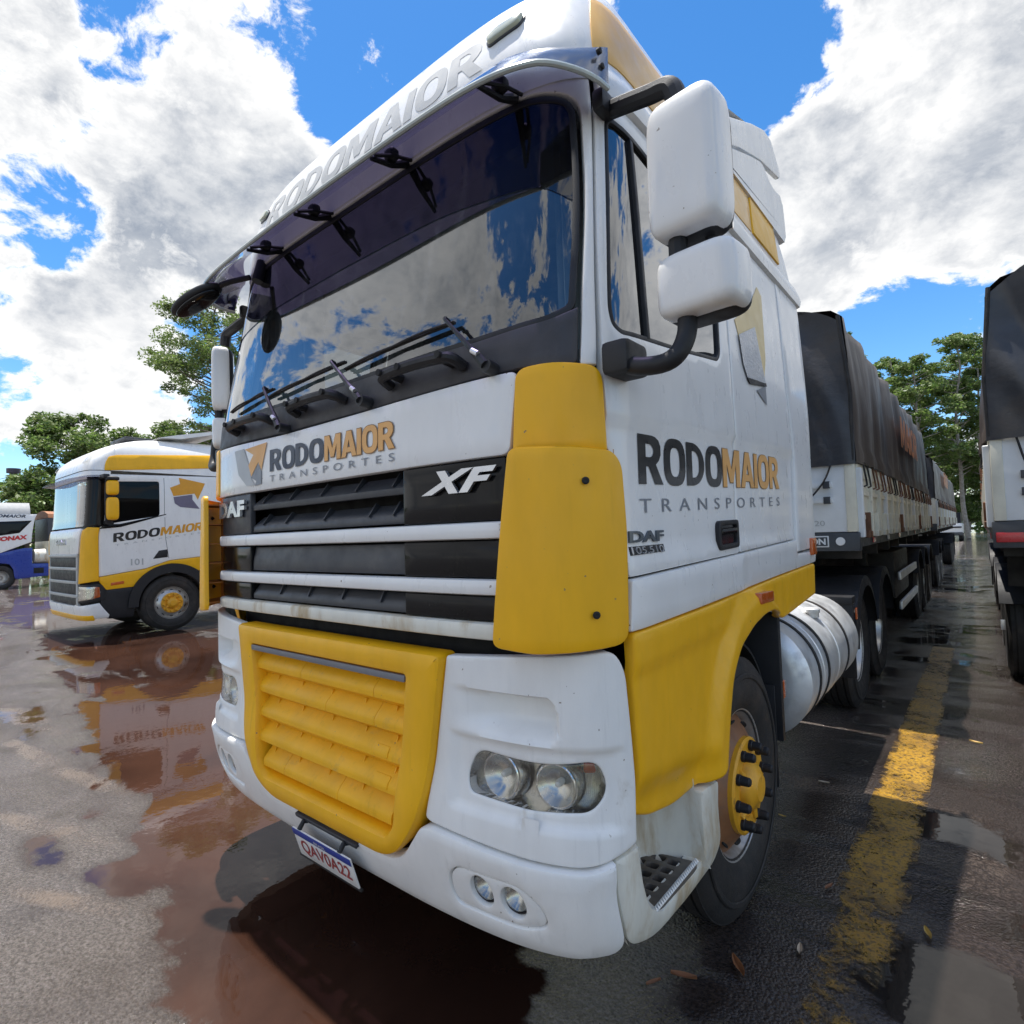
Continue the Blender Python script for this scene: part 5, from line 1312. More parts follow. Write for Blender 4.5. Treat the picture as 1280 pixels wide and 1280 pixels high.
            if k % 2:
                bm = bmesh.new(); xa, xb = sorted((x+s*(hw+.0), x+s*(hw+.006))); box(bm, (xa, a+.1, 1.42), (xb, a+.24, 1.47)); bmo('conspicuity_tape', bm, redl if k % 4 == 1 else board_w, t, smooth=False)
    # writing on the tarpaulin
    if writing:
        TS = Flat((x+hw+.03, y0, 0), (0, 1, 0), (0, 0, 1))
        word('MAIOR', TS, 3.1, 2.53, 5.4, 2.92, orange_t, t, off=.03)
    # running gear
    for y in wheels:
        for s in (1, -1):
            wv = rear_wheel(t, (x+s*1.04, y0+y, .52), s, disc_m=disc)
            a, b_ = sorted((x+s*.62, x+s*1.24)); bmo('mudguard', arch_bm((y0+y, .52), .60, a, b_, 25, 155, .015), black_pl, t, sharp=50)
    bm = bmesh.new()
    for xx in (-.5, .5): box(bm, (x+xx-.05, y0+.2, 1.12), (x+xx+.05, y1-.1, 1.38))
    for k in range(int(length)-1): box(bm, (x-1.2, y0+.5+k, 1.28), (x+1.2, y0+.56+k, 1.38))
    for y in wheels: tube(bm, [(x-.9, y0+y, .52), (x+.9, y0+y, .52)], .07, 10); box(bm, (x-.6, y0+y-.15, .55), (x+.6, y0+y+.15, 1.15))
    bmo('chassis_frame', bm, chassis_m, t, smooth=False)
    for s in (1, -1):
        bm = bmesh.new(); yl = y0+(2.9 if not near_gear else .9)
        box(bm, (x+s*.85-.06, yl, .35), (x+s*.85+.06, yl+.12, 1.35), .01); box(bm, (x+s*.85-.13, yl-.05, .02 if near_gear else .32), (x+s*.85+.13, yl+.17, .06 if near_gear else .36), .01)
        if near_gear: box(bm, (x+s*.85-.045, yl+.015, .05), (x+s*.85+.045, yl+.105, .36), .0)
        bmo('landing_leg', bm, chassis_m, t)
        for zz in (.55, .92):
            bm = bmesh.new(); xa, xb = sorted((x+s*1.20, x+s*1.235)); box(bm, (xa, y0+(3.2 if not near_gear else 2.0), zz-.05), (xb, y0+wheels[0]-.75, zz+.05), .01); bmo('side_guard_rail', bm, alu if s*sgn > 0 else chassis_m, t)
        bm = bmesh.new(); xa, xb = sorted((x+s*.70, x+s*1.16)); box(bm, (xa, y0+(3.3 if not near_gear else 2.3), .62), (xb, y0+wheels[0]-1.2, 1.22), .03); bmo('tool_box', bm, chassis_m, t)
        bm = bmesh.new(); xa, xb = sorted((x+s*.65, x+s*1.22)); box(bm, (xa, y0+wheels[-1]+.66, .25), (xb, y0+wheels[-1]+.68, 1.0)); bmo('mud_flap', bm, black_pl, t)
    return t
make_trailer('tarpaulin_trailer', 'black tarpaulin covered trailer with cream side boards coupled behind the near cab-over truck', 0, 4.33, 8.6, 'covered trailers')
make_trailer('tarpaulin_trailer', 'second covered trailer farther down the lane, its front end lost behind the first one', 0, 15.1, 13.0, 'covered trailers', front_text=False, wheels=(1.2, 2.45, 9.9, 11.1), zt=3.12, bays=24)
make_trailer('tarpaulin_trailer', 'tall covered trailer with white front board and red reflector along the right picture edge', 3.375, 4.72, 10.4, 'covered trailers', front_text=False, near_gear=True, sgn=-1, redl_=True, wheels=(2.0, 3.3, 7.6, 8.8), writing=False, zt=3.46, z1=2.24, z0=1.58)

# ================================================================== NEIGHBOURING WHITE TRUCK
SX = -11.17
T = Skin([(0.3, 1.80), (.5, 1.74), (.7, 1.72), (1.8, 1.72), (1.95, 1.74), (2.05, 1.76), (2.8, 1.80), (3.0, 1.80), (3.15, 1.83), (3.28, 1.92), (3.42, 2.10), (3.54, 2.36), (3.64, 2.75), (3.70, 3.3)],
         [(0.3, 1.22), (.5, 1.25), (2.0, 1.25), (2.9, 1.235), (3.2, 1.21), (3.4, 1.16), (3.54, 1.08), (3.64, .96), (3.70, .75)], x0=SX, D=.34, N=5.2, xr=1.25)
k_ = T.U0-(1.72+.34)        # u = y + k_ on the flank
def yz(p): return [(y+T.U0-(lerpT(T.Y0, z)+T.D), z) for y, z in p]
t2 = thing('white_orange_truck', 'white and orange high-roof cab with orange mirrors parked left of the near truck', 'truck', (SX, 3.14, 0))
patch('cab_back_panel', T, [(-1.5, .5), (1.5, .5), (1.5, 1.95), (-1.5, 1.95)], dark, t2, off=-.05, th=0, bev=0, g_=.15)
for s in (1, -1):
    fl = (lambda q: q) if s > 0 else mir
    q = yz([(1.9, 1.0), (4.05, 1.3), (4.05, 2.98), (1.86, 2.98)])
    wn = yz(rc([(2.10, 2.03), (2.94, 2.18), (2.94, 2.83), (2.12, 2.79)], .05))
    patch('cab_side', T, fl(yz(rc([(1.975, 1.10), (2.7, 1.20), (3.1, 1.33), (3.67, 1.375), (4.08, 1.40), (4.06, 2.98), (2.02, 2.92), (2.0, 2.0)], .02))), white, t2, holes=[fl(wn)], off=0, th=.03, bev=.008, g_=.08)
    patch('side_window', T, fl(wn), glass('dark_side_glass', (.03, .03, .035), .02, .015) if 'dark_side_glass' not in MATS else MATS['dark_side_glass'], t2, off=-.012, th=0, bev=0, g_=.12)
    patch('window_pillar', T, fl(yz([(2.06, 2.0), (2.20, 2.02), (2.26, 2.84), (2.08, 2.86)])), gloss_b, t2, off=.002, th=.003, bev=.001, g_=.1)
    patch('window_ledge', T, fl(yz([(1.98, 1.94), (2.3, 1.97), (3.05, 2.20), (3.05, 2.215), (2.3, 2.03), (2.06, 2.02)])), gloss_b, t2, off=.006, th=.006, bev=.002, g_=.08)
    for y in (3.02, 3.10):
        if y == 3.02: patch('door_seam', T, fl(yz([(3.015, 2.20), (3.022, 2.20), (3.022, 2.90), (3.015, 2.90)])), dark, t2, off=.001, th=0, bev=0, g_=.2)
        else: patch('door_seam', T, fl(yz([(3.085, 1.37), (3.092, 1.37), (3.03, 2.15), (3.023, 2.15)])), dark, t2, off=.001, th=0, bev=0, g_=.2)
    patch('side_skirt', T, fl(yz(rc([(2.08, .862), (2.58, .885), (2.68, 1.03), (2.85, 1.20), (3.14, 1.27), (3.45, 1.20), (3.60, 1.10), (4.06, 1.12), (4.08, 1.395), (3.67, 1.368), (3.1, 1.322), (2.7, 1.192), (1.975, 1.092), (1.98, 1.02)], .02))), yellow, t2, off=.004, th=.03, bev=.008, g_=.08)
    patch('corner_deflector', T, fl([(k_+1.60, .985), (k_+1.975, 1.03), (k_+1.965, 1.965), (k_+1.80, 1.975), (k_+1.70, 1.92), (k_+1.66, 1.6)]), yellow, t2, off=.02, th=.04, bev=.012, g_=.05)
    patch('roof_stripe', T, fl(yz(rc([(2.057, 2.985), (4.06, 3.16), (4.07, 3.43), (2.26, 3.28), (2.13, 3.24)], .04))), yellow, t2, off=.012, th=.004, bev=.002, g_=.08)
    patch('side_marker', T, fl(yz([(2.15, .93), (2.35, .95), (2.35, 1.00), (2.15, .98)])), amber, t2, off=.012, th=.006, bev=.002, g_=.1)
    # handle, logo, writing
    patch('door_handle', T, fl(yz([(2.82, 1.37), (3.07, 1.39), (3.07, 1.54), (2.92, 1.52)])), black_pl, t2, off=.004, th=.01, bev=.003, g_=.1)
    if s > 0:
        mat('deep_orange_print', (.72, .33, .02), .4)
        word('RODO', T, k_+2.19, 1.70, k_+2.925, 1.86, blackp, t2, off=.004, rise=.10)
        word('MAIOR', T, k_+2.945, 1.80, k_+3.68, 1.96, MATS['deep_orange_print'], t2, off=.004, rise=.10)
        text('lettering', 'TRANSPORTES', T, k_+2.22, 1.63, k_+3.65, 1.66, fadedp, t2, off=.004, bold=0, rise=.20, spacing=2)
        text('lettering', '101', T, k_+2.46, 1.27, k_+2.66, 1.39, fadedp, t2, off=.004, bold=.02)
        flatpoly('arrow_emblem', T, yz([(3.12, 2.72), (3.30, 2.80), (3.28, 2.92), (3.76, 2.83), (3.62, 2.50), (3.56, 2.62), (3.18, 2.56)]), MATS['deep_orange_print'], t2, .004)
        flatpoly('arrow_emblem', T, yz([(3.18, 2.54), (3.52, 2.60), (3.52, 2.50), (3.65, 2.32), (3.30, 2.35), (3.20, 2.42)]), mat('violet_grey_print', (.16, .14, .20), .4), t2, .005)
    # lower black wing and step, bumper end and headlamp
    patch('front_wing', T, fl(yz(rc([(2.0, .86), (2.04, .40), (2.12, .345), (2.50, .335), (2.56, .62), (2.60, .885), (2.10, .862)], .03))), black_pl, t2, off=.0, th=.04, bev=.01, g_=.08)
    patch('bumper_end', T, fl([(k_+1.42, .40), (k_+1.66, .38), (k_+2.06, .37), (k_+2.09, .42), (k_+1.98, .64), (k_+1.62, .60), (k_+1.42, .62)]), white, t2, off=.015, th=.04, bev=.012, g_=.05)
    patch('lamp_surround', T, fl(rc([(k_+1.52, .64), (k_+2.08, .68), (k_+2.10, .90), (k_+2.0, .975), (k_+1.60, .97), (k_+1.5, .95)], .03)), black_pl, t2, off=.0, th=.03, bev=.008, g_=.05)
    h2 = patch('headlight', T, fl(rc([(k_+1.56, .68), (k_+1.92, .72), (k_+2.0, .82), (k_+1.96, .93), (k_+1.60, .94)], .03)), refl_m, t2, off=.006, th=.01, bev=.006, g_=.05)
    patch('indicator', T, fl(rc([(k_+1.90, .73), (k_+1.99, .75), (k_+1.98, .92), (k_+1.92, .93)], .01)), amber, h2, off=.012, th=.004, bev=.002, g_=.05)
    patch('headlight_lens', T, fl(rc([(k_+1.56, .68), (k_+1.92, .72), (k_+2.0, .82), (k_+1.96, .93), (k_+1.60, .94)], .03)), lens_glass, h2, off=.018, th=0, bev=.004, g_=.06)
    # mirrors
    bm = bmesh.new(); superq(bm, (SX+s*1.46, 2.12, 2.66), (.11, .09, .13), .4, .5); mh = bmo('mirror_housing', bm, yellow, t2)
    bm = bmesh.new(); superq(bm, (SX+s*1.46, 2.12, 2.29), (.11, .09, .20), .4, .5); bmo('mirror_housing', bm, yellow, t2)
    bm = bmesh.new(); superq(bm, (SX+s*1.46, 2.12, 2.82), (.11, .10, .04), .6, .6); box(bm, (min(SX+s*1.20, SX+s*1.5), 1.98, 2.82), (max(SX+s*1.20, SX+s*1.5), 2.08, 2.90), .02)
    superq(bm, (SX+s*1.42, 2.08, 2.45), (.035, .06, .42), .5, .5); box(bm, (min(SX+s*1.20, SX+s*1.44), 2.04, 2.02), (max(SX+s*1.20, SX+s*1.44), 2.14, 2.08), .02); bmo('mirror_bracket', bm, black_pl, t2)
    bm = arch_bm((3.14, .53), .570, *sorted((SX+s*.8, SX+s*1.30)), -2, 182, .165, 30); bmo('wheel_arch', bm, black_pl, t2, sharp=40)
    bm = arch_bm((3.14, .53), .57, *sorted((SX+s*.6, SX+s*1.2)), -10, 190, .01, 24); bmo('arch_liner', bm, dark, t2)
    front_wheel(t2, (SX+s*1.10, 3.14, .52), s, disc_m=rim_m, nut=hub_m)
# front face
patch('windscreen', T, rc([(-1.09, 1.99), (1.09, 1.99), (1.09, 2.82), (-1.09, 2.82)], .03), ws_glass, t2, off=.0, th=0, bev=0, g_=.08)
for s in (1, -1):
    fl = (lambda q: q) if s > 0 else mir
    patch('windscreen_pillar', T, fl([(1.10, 1.98), (k_+2.02, 1.98), (k_+2.0, 2.90), (1.10, 2.90)]), gloss_b, t2, off=.002, th=.02, bev=.004, g_=.06)
    patch('roof_lamp', T, fl([(.95, 3.12), (1.12, 3.15), (1.14, 3.26), (1.0, 3.26)]), lens_glass, t2, off=.03, th=.03, bev=.008, g_=.05)
patch('windscreen_header', T, rc([(-1.5, 2.83), (1.5, 2.83), (1.5, 2.98), (-1.5, 2.98)], .01), white, t2, off=.0, th=.03, bev=.006, g_=.08)
bm = bmesh.new()
pts = [T(-1.45+2.9*i/30, 2.90, .0) for i in range(31)]; pts2 = [T(-1.40+2.8*i/30, 2.84, .20) for i in range(31)]
A = [bm.verts.new(p) for p in pts]; B = [bm.verts.new(p) for p in pts2]
for i in range(30): bm.faces.new((A[i], A[i+1], B[i+1], B[i]))
bmesh.ops.solidify(bm, geom=bm.faces[:], thickness=.008); bmo('sun_visor', bm, visor_m, t2)
patch('front_panel', T, rc([(-.98, 1.50), (.98, 1.50), (1.08, 1.96), (-1.08, 1.96)], .05), white, t2, off=.01, th=.04, bev=.015, g_=.06)
text('silver_letters', 'SCANIA', T, -.35, 1.68, .35, 1.78, badge_m, t2, off=.012, bold=.03, ext=.01)
for z0, z1 in ((1.28, 1.45), (1.04, 1.22), (.80, .98), (.62, .74)):
    patch('grille_louver', T, rc([(-.9, z0), (.9, z0), (.9, z1), (-.9, z1)], .02), black_pl, t2, off=.0, th=.03, bev=.008, g_=.08)
    patch('grille_bar', T, rc([(-.975, z1+.002), (.975, z1+.002), (.975, z1+.055), (-.975, z1+.055)], .01), mat('grey_grille_bar', (.42, .43, .42), .4) if 'grey_grille_bar' not in MATS else MATS['grey_grille_bar'], t2, off=.022, th=.03, bev=.01, g_=.08)
for s in (1, -1):
    fl = (lambda q: q) if s > 0 else mir
    patch('grille_side', T, fl([(.905, .60), (.98, .60), (.98, 1.50), (.905, 1.50)]), MATS['grey_grille_bar'], t2, off=.012, th=.03, bev=.008, g_=.08)
patch('front_bumper', T, rc([(-1.3, .38), (1.3, .38), (1.3, .60), (-1.3, .60)], .03), white, t2, off=.02, th=.05, bev=.015, g_=.08)
patch('bumper_strip', T, rc([(-1.28, .35), (1.28, .35), (1.28, .44), (-1.28, .44)], .02), yellow, t2, off=.035, th=.03, bev=.01, g_=.08)
# roof
def roof_of(surf, zs, ymax, m, par, name='roof', nu=44):
    bm = bmesh.new(); rowsv = []
    for z in zs:
        ue = surf.U0+(ymax-(lerpT(surf.Y0, z)+surf.D)); row = []
        for i in range(2*nu+1):
            t_ = -1+i/nu; a = abs(t_); u = (surf.U0*1.02*(a/.6) if a < .6 else surf.U0*1.02+(ue-surf.U0*1.02)*(a-.6)/.4)*(1 if t_ >= 0 else -1)
            row.append(bm.verts.new(surf(u, z, .003)))
        rowsv.append(row)
    for A, B in zip(rowsv, rowsv[1:]):
        for i in range(2*nu): bm.faces.new((A[i], A[i+1], B[i+1], B[i]))
    tp = rowsv[-1]
    for i in range(nu):
        if i < nu-1: bm.faces.new((tp[i], tp[i+1], tp[2*nu-i-1], tp[2*nu-i]))
        else: bm.faces.new((tp[i], tp[i+1], tp[i+2]))
    bm.faces.new([r[0] for r in rowsv]+[r[-1] for r in rowsv][::-1])
    return bmo(name, bm, m, par, sharp=30)
roof_of(T, [2.99, 3.05, 3.15, 3.22, 3.3, 3.37, 3.45, 3.52, 3.58, 3.61, 3.64, 3.67, 3.70], 4.05, white, t2)
bm = bmesh.new(); box(bm, (SX-.45, 2.6, 3.70), (SX+.45, 3.3, 3.77), .03); bmo('roof_hatch', bm, mesh_m, t2)
bm = bmesh.new(); prism(bm, [(3.0, 3.70), (3.3, 3.78), (4.1, 3.96), (4.25, 3.96), (4.25, 3.90), (4.1, 3.89), (3.4, 3.72)], 'X', SX-1.05, SX+1.05); bmo('roof_wind_deflector', bm, white, t2)
bm = bmesh.new(); tube(bm, [(SX+1.1, 2.25, 3.17), (SX+1.14, 2.24, 3.6)], .006, 5); tube(bm, [(SX+1.16, 2.25, 3.14), (SX+1.14, 2.25, 3.18)], .04, 10); bmo('antenna', bm, black_pl, t2)
bm = bmesh.new(); box(bm, (SX-1.2, 4.02, 1.2), (SX+1.2, 4.06, 3.0)); bmo('cab_rear_wall', bm, white, t2)
bm = bmesh.new(); prism(bm, [(1.95, 1.9), (1.9, 2.05), (2.2, 2.08), (2.4, 1.9)], 'X', SX-1.15, SX+1.15); bmo('dashboard', bm, interior_m, t2)
bm = bmesh.new()
for x in (-.42, .42): box(bm, (SX+x-.04, 2.0, .75), (SX+x+.04, 9.5, 1.02))
tube(bm, [(SX-.9, 3.14, .52), (SX+.9, 3.14, .52)], .07, 10)
bmo('chassis_frame', bm, chassis_m, t2)
bm = bmesh.new(); box(bm, (SX-1.2, 4.15, .35), (SX+1.2, 5.9, .98), .05); bmo('side_fairing', bm, board_w, t2)
for y in (7.4, 8.7):
    for s in (1, -1): rear_wheel(t2, (SX+s*1.03, y, .52), s)

# ================================================================== BLUE AND WHITE TRUCK FAR LEFT
BX = -31.25
t3 = thing('blue_white_truck', 'distant blue and white truck cut by the left edge of the picture', 'truck', (BX, 3.6, 0))
blue = mat('blue_paint', (.015, .045, .30), .3, coat=.4)
B_ = Skin([(.3, 2.05), (.6, 2.0), (1.9, 2.0), (2.9, 2.15), (3.3, 2.35), (3.7, 2.9)], [(.3, 1.22), (.6, 1.25), (2.9, 1.24), (3.4, 1.15), (3.7, .95)], x0=BX, D=.4, N=4.2, xr=1.25)
kb = B_.U0-2.4
def yb_(p): return [(y+kb, z) for y, z in p]
for s in (1, -1):
    fl = (lambda q: q) if s > 0 else mir
    patch('cab_side', B_, fl(yb_([(2.5, 1.45), (3.6, 1.54), (4.62, 1.98), (4.60, 2.6), (4.56, 3.2), (2.5, 3.2)])), white, t3, off=0, th=.03, bev=.01, g_=.15)
    patch('side_window', B_, fl(yb_(rc([(2.7, 2.1), (3.594, 2.285), (4.176, 2.381), (4.40, 2.75), (4.49, 2.92), (2.7, 2.84)], .03))), gloss_b, t3, off=.008, th=.006, bev=.002, g_=.15)
    patch('lower_side', B_, fl(yb_([(2.5, .9), (3.1, .9), (3.25, 1.05), (3.6, 1.12), (3.9, 1.05), (4.03, .8), (4.06, .42), (4.2, .40), (4.75, .45), (5.38, .48), (5.38, 1.01), (4.66, 1.03), (4.66, 1.72), (4.38, 1.72), (3.6, 1.53), (2.5, 1.44)])), blue, t3, off=.004, th=.03, bev=.01, g_=.15)
    patch('battery_box', B_, fl(yb_([(4.70, .60), (5.05, .60), (5.05, .84), (4.70, .84)])), dark, t3, off=.012, th=.005, bev=.002, g_=.2)
    rear_wheel(t3, (BX+s*1.06, 3.60, .48), s, disc_m=rim_m)
    patch('front_corner', B_, fl([(-.0 if s > 0 else .001, .5), (kb+2.5, .5), (kb+2.5, 1.9), (-.0 if s > 0 else .001, 1.9)]), white, t3, off=0, th=.03, bev=.01, g_=.15)
patch('windscreen', B_, [(-1.4, 1.95), (1.4, 1.95), (1.35, 2.95), (-1.35, 2.95)], gloss_b, t3, off=0, th=.02, bev=.01, g_=.15)
text('lettering', 'RODOMAIOR', B_, kb+2.75, 3.06, kb+4.24, 3.19, navy, t3, off=.01, bold=.03, rise=-.02)
text('lettering', 'SONAX', B_, kb+3.45, 2.02, kb+4.46, 2.22, mat('red_print', (.55, .03, .03), .4), t3, off=.01, bold=.06, rise=.08)
roof_of(B_, [3.2, 3.3, 3.4, 3.5, 3.6, 3.7], 4.6, mat('pale_grey_roof_paint', (.50, .50, .49), .4), t3)
bm = bmesh.new(); lathe(bm, [(0, 0), (0, .3), (.7, .33), (1.3, .28), (1.5, 0)], (BX+.95, 4.75, 1.35), 'Y', 24); bmo('air_filter_drum', bm, white_dirty, t3)
bm = bmesh.new(); box(bm, (BX-.45, 2.6, .75), (BX+.45, 9, 1.05)); bmo('chassis_frame', bm, chassis_m, t3)
for s in (1, -1): rear_wheel(t3, (BX+s*1.03, 7.9, .52), s)
# its trailer
t4 = thing('grain_trailer', 'low brown topped trailer standing behind the distant blue truck', 'trailer', (BX, 6, 0))
bm = bmesh.new(); secs = []
for y in [5.2+i*.35 for i in range(34)]:
    secs.append([bm.verts.new((BX+x, y, z+.03*math.sin(y*5))) for x, z in ((-1.27, 3.02), (-1.2, 3.2), (-.6, 3.33), (0, 3.38), (.6, 3.33), (1.2, 3.2), (1.27, 3.02))])
for A, Bq in zip(secs, secs[1:]):
    for i in range(6): bm.faces.new((A[i], A[i+1], Bq[i+1], Bq[i]))
bm.faces.new(secs[0]); bmo('top_cover', bm, mat('brown_tarpaulin', (.34, .14, .06), .6, var=.2), t4)
bm = bmesh.new(); box(bm, (BX-1.26, 5.2, 2.02), (BX+1.26, 16.7, 3.03), .01); bmo('side_tarpaulin', bm, rail_m, t4)
bm = bmesh.new(); box(bm, (BX-1.26, 5.2, 1.35), (BX+1.26, 16.7, 2.01), .01); bmo('side_board', bm, board_m, t4)
bm = bmesh.new(); box(bm, (BX-1.0, 5.3, .95), (BX+1.0, 16.6, 1.34), .01); bmo('chassis_frame', bm, chassis_m, t4)
for y in (12.4, 13.7, 15.0):
    for s in (1, -1): rear_wheel(t4, (BX+s*1.04, y, .52), s)
# pole with wires
pl = thing('utility_pole', 'thin dark pole rising behind the distant blue truck', 'pole', (-60, 8.8, 0))
bm = bmesh.new(); tube(bm, [(-60, 8.8, 0), (-60, 8.8, 8.15)], [.34, .28], 12); bmo('post', bm, mat('dark_pole_paint', (.06, .05, .07), .5), pl)
bm = bmesh.new(); lathe(bm, [(8.1, .28), (8.12, .48), (8.5, .48), (8.55, 0)], (-60, 8.8, 0), 'Z', 16); bmo('pole_cap', bm, MATS['dark_pole_paint'], pl)
for z in (7.9, 6.6):
    bm = bmesh.new(); tube(bm, [(-60-i*18, 8.8-i*3, z-.6*math.sin(PI*i/4)) for i in range(5)], .025, 5); bmo('wire', bm, rail_m, pl)

# ================================================================== TREES
leaf_ms = [mat('leaf_green_%s' % n, c, .5, var=.25, vscale=.6) for n, c in (('dark', (.085, .15, .035)), ('mid', (.165, .26, .055)), ('olive', (.20, .25, .095)))]
bark = mat('grey_bark', (.16, .13, .11), .8, var=.3); bark_l = mat('pale_bark', (.30, .27, .23), .8, var=.3)
for mm in leaf_ms:
    nd = [n for n in mm.node_tree.nodes if n.type == 'BSDF_PRINCIPLED'][0]
    b = NB(mm.node_tree); o = [n for n in mm.node_tree.nodes if n.type == 'OUTPUT_MATERIAL'][0]
    tl = b.n('ShaderNodeBsdfTranslucent'); c = nd.inputs['Base Color'].links[0].from_socket; mm.node_tree.links.new(c, tl.inputs['Color'])
    mx = b.n('ShaderNodeMixShader', {0: .42, 1: nd.outputs[0], 2: tl.outputs[0]}); mm.node_tree.links.new(mx.outputs[0], o.inputs[0])
def make_tree(name, label, x, y, h, rad, trunk_r, clumps, leaf, nleaf, seed, crown0=.35, group=None, bk=bark, flat=.6, mats=(0, 1, 2), lean=(0, 0), clump_r=(.5, 1.0)):
    rnd = random.Random(seed)
    t = thing(name, label, 'tree', (x, y, 0), group)
    bm = bmesh.new()
    base = Vector((x, y, 0)); topv = Vector((x+lean[0]*h, y+lean[1]*h, h*.93))
    path = [base.lerp(topv, k/6)+Vector((rnd.uniform(-.02, .02)*h*(k > 0), rnd.uniform(-.02, .02)*h*(k > 0), 0)) for k in range(7)]
    tube(bm, smooth_path(path, 3), [trunk_r*(1-.82*k/18) for k in range(19)], 8)
    cl = []
    for k in range(clumps):
        f = crown0+(1-crown0)*((k+rnd.random())/clumps)
        i = min(int(f*.93/.93*6), 5); p0 = path[i].lerp(path[i+1], f*6-i if f*6-i <= 1 else 1)
        ang = rnd.uniform(0, 2*PI); prof = math.sin(PI*min(1, max(.12, (f-crown0)/(1-crown0)*.85+.12)))**.7
        d = rad*prof*rnd.uniform(.35, 1.0)
        c = p0+Vector((math.cos(ang)*d, math.sin(ang)*d, d*rnd.uniform(.1, .5)))
        c.z = min(c.z, h)
        rr = rad*rnd.uniform(*clump_r)*.42*(.6+.5*prof)
        cl.append((c, rr))
        mid = p0.lerp(c, .5)+Vector((0, 0, -.06*d))
        tube(bm, [p0-Vector((0, 0, .1*d)), mid, c], [trunk_r*.34*(1-f*.5), trunk_r*.22*(1-f*.5), trunk_r*.07], 5)
    bmo('trunk', bm, bk, t)
    for mi in mats:
        me = bpy.data.meshes.new('crown'); V = []; Fc = []
        sub = [c for q, c in enumerate(cl) if True]
        for c, rr in sub:
            for q in range(int(nleaf*rr*rr/len(mats))+4):
                # sub-clusters inside a clump leave gaps of sky
                v = Vector((rnd.gauss(0, 1), rnd.gauss(0, 1), rnd.gauss(0, 1))); v.normalize()
                v *= rr*(rnd.random()**.45)
                if noise.noise((c+v)*(1.1/max(rad*.16, .2))) < -.12+(.10 if mi == mats[0] else 0): continue
                p = c+Vector((v.x, v.y, v.z*flat))
                a = Vector((rnd.gauss(0, 1), rnd.gauss(0, 1), rnd.gauss(0, .6))).normalized(); b2_ = a.orthogonal().normalized()
                b2_ = (Matrix.Rotation(rnd.uniform(0, 6.28), 3, a) @ b2_)
                s_ = leaf*rnd.uniform(.6, 1.3); n = len(V)
                V += [p-a*s_, p+b2_*s_*.42, p+a*s_, p-b2_*s_*.42]; Fc.append((n, n+1, n+2, n+3))
        me.from_pydata([tuple(v) for v in V], [], Fc); link_mesh('crown', me, leaf_ms[mi], t, smooth=False)
    return t
GL, GR_ = 'trees behind the parked trucks on the left', 'tall trees at the far end of the lane'
make_tree('tall_tree', 'tall thin tree with sparse open crown beside the windscreen of the near truck', -42, 17.6, 22.0, 4.6, .26, 80, .12, 800, 11, crown0=.42, bk=bark, flat=.75, mats=(1, 2), clump_r=(.25, .6))
lt = [(-45, 9.6, 11.2, 2.9, 5, 'round dense green tree rising highest between the distant blue truck and the white cab'),
      (-43, 6.7, 6.6, 2.2, 6, 'low bushy tree just right of the thin dark pole'),
      (-46, 12.6, 10.4, 2.7, 7, 'broad leafed tree showing above the front of the white and orange cab'),
      (-48, 16.8, 12.0, 3.0, 8, 'green tree crown just over the roof of the white and orange cab'),
      (-50, 21.0, 12.8, 3.3, 9, 'leafy tree over the roof deflector of the white and orange cab')]
for x, y, h, r_, sd_, lb in lt: make_tree('leafy_tree', lb, x, y, h, r_, .2, 38, .14, 1100, sd_, crown0=.22, group=GL, flat=.8, clump_r=(.55, 1.0))
rt = [(-7.2, 58, 20, 3.6, 21, 'dark green tree peeking over the first covered trailer'), (-3.6, 60, 17.6, 3.6, 22, 'slim pale trunked tree over the second covered trailer'),
      (-1.3, 55, 15.8, 3.0, 23, 'straight trunked tree in the middle of the group at the lane end'), (1.2, 60, 18.8, 3.4, 24, 'tallest tree at the lane end, close to the right hand trailer'), (2.6, 64, 19, 3.6, 25, 'tree half covered by the tarpaulin of the right hand trailer'),
      (-.4, 66, 10.5, 3.2, 26, 'lower dark tree under the tall crowns at the lane end'), (1.0, 70, 8.5, 3.4, 27, 'shaded bushy tree straight behind the distant parked vehicle')]
for x, y, h, r_, sd_, lb in rt: make_tree('tall_tree', lb, x, y, h, r_, .2, 60, .14, 760 if h > 12 else 900, sd_, crown0=.30 if h > 12 else .15, group=GR_, bk=bark_l, flat=.5, clump_r=(.34, .78), mats=(0, 1, 2))
# far wood closing the yard
rnd = random.Random(5); V = []; Fc = []
for k in range(26000):
    side = rnd.random()
    if side < .5: x = rnd.uniform(-60, 40); y = rnd.uniform(84, 92)
    else: x = rnd.uniform(-78, -70); y = rnd.uniform(-40, 90)
    hm = (4.6 if side < .5 else 4.2)+2.6*noise.noise(Vector((x*.09, y*.09, 0)))+1.2*noise.noise(Vector((x*.3, y*.3, 3))); z = hm*rnd.random()**.8
    p = Vector((x, y, max(z, .1))); a = Vector((rnd.gauss(0, 1), rnd.gauss(0, 1), rnd.gauss(0, .6))).normalized(); b2_ = a.orthogonal().normalized(); s_ = rnd.uniform(.25, .5); n = len(V)
    V += [p-a*s_, p+b2_*s_*.6, p+a*s_, p-b2_*s_*.6]; Fc.append((n, n+1, n+2, n+3))
me = bpy.data.meshes.new('far_wood'); me.from_pydata([tuple(v) for v in V], [], Fc)
fw = link_mesh('far_wood', me, leaf_ms[0], None, smooth=False); fw['kind'] = 'stuff'; fw['label'] = 'low dark line of woodland closing the yard'; fw['category'] = 'woodland'
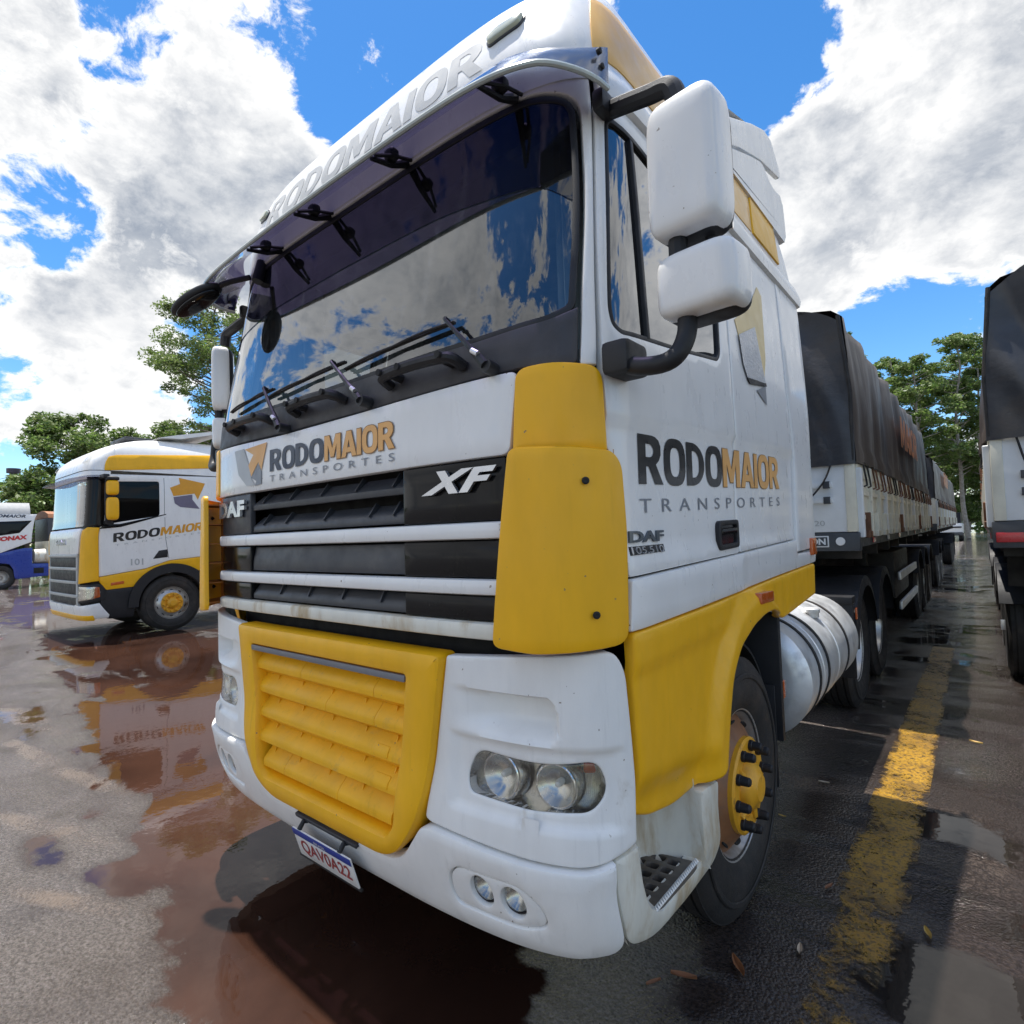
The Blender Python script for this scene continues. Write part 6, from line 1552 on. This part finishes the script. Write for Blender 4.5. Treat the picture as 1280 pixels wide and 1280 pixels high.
# distant parked vehicle at the lane end
t5 = thing('parked_van', 'small distant white and black vehicle at the end of the lane below the trees', 'van', (-.1, 52, 0))
bm = bmesh.new(); box(bm, (-1.25, 52, .55), (1.0, 56.5, 1.35), .12); bmo('body', bm, white, t5)
bm = bmesh.new(); prism(bm, [(52.5, 1.35), (52.9, 2.15), (56.3, 2.2), (56.4, 1.35)], 'X', -1.15, .9); bmo('cabin', bm, gloss_b, t5)
bm = bmesh.new(); box(bm, (-1.2, 51.93, 1.02), (.95, 52.0, 1.12)); bmo('grille', bm, dark, t5)
bm = bmesh.new(); box(bm, (-1.25, 51.9, .45), (1.0, 52.05, .7), .04); bmo('bumper', bm, rail_m, t5)
for x in (-1.1, .85):
    for y in (53, 55.6): bm = bmesh.new(); lathe(bm, [(-.12, 0), (-.12, .36), (.12, .36), (.12, 0)], (x, y, .36), 'X', 20); bmo('wheel', bm, rubber, t5)

# ================================================================== FALLEN LEAVES
leafb = mat('dry_brown_leaf', (.22, .09, .035), .6, var=.3); leafy = mat('dry_yellow_leaf', (.50, .33, .08), .6, var=.2); pale = mat('pale_straw', (.45, .36, .26), .7)
LV = [(1.144, .887, .045, 20, leafb, 'long curled brown leaf on wet ground straight below the step'), (1.434, 1.273, .03, 100, pale, 'small pale leaf between the front wheel and the yellow line'), (1.07, .80, .03, 60, leafb, 'curled dark leaf beside the long brown leaf'),
      (1.118, 2.287, .02, 0, leafy, 'tiny yellow crescent leaf behind the front wheel'), (1.212, 2.865, .03, 10, pale, 'pale twig lying where the sunlit strip meets the yellow line'), (1.80, 1.654, .035, 110, leafy, 'tan leaf right of the yellow line beside the puddle'),
      (1.445, 1.75, .03, 70, leafb, 'round brown leaf on the worn start of the yellow line'), (1.932, 4.164, .04, 160, leafy, 'orange leaf on the lane near the right hand trailer'), (.62, .10, .04, 70, leafb, 'brown leaf in the dark puddle in front of the bumper'), (.78, .20, .03, 20, leafb, 'thin brown leaf in the dark puddle nearer the bumper corner'),
      (1.96, 1.15, .04, 100, pale, 'straw stalk near the lower right of the picture'), (1.28, 1.05, .05, 130, leafb, 'broad brown leaf right of the step')]
for x, y, s_, a, m_, lb in LV:
    bm = bmesh.new(); n = 6; U_ = []
    for i in range(n+1):
        t = i/n; w = s_*.30*math.sin(PI*min(1, t*.92+.06))**.8
        U_.append([bm.verts.new((s_*(2*t-1), k*w, .008+s_*.25*(abs(k))+s_*.35*(t-.5)**2)) for k in (-1, 0, 1)])
    for A, B in zip(U_, U_[1:]):
        for k in range(2): bm.faces.new((A[k], A[k+1], B[k+1], B[k]))
    bmesh.ops.transform(bm, matrix=Matrix.Translation((x, y, 0)) @ Matrix.Rotation(R(a), 4, 'Z'), verts=bm.verts)
    tag(bmo('fallen_leaf', bm, m_, None), lb, 'leaf', 'fallen leaves')
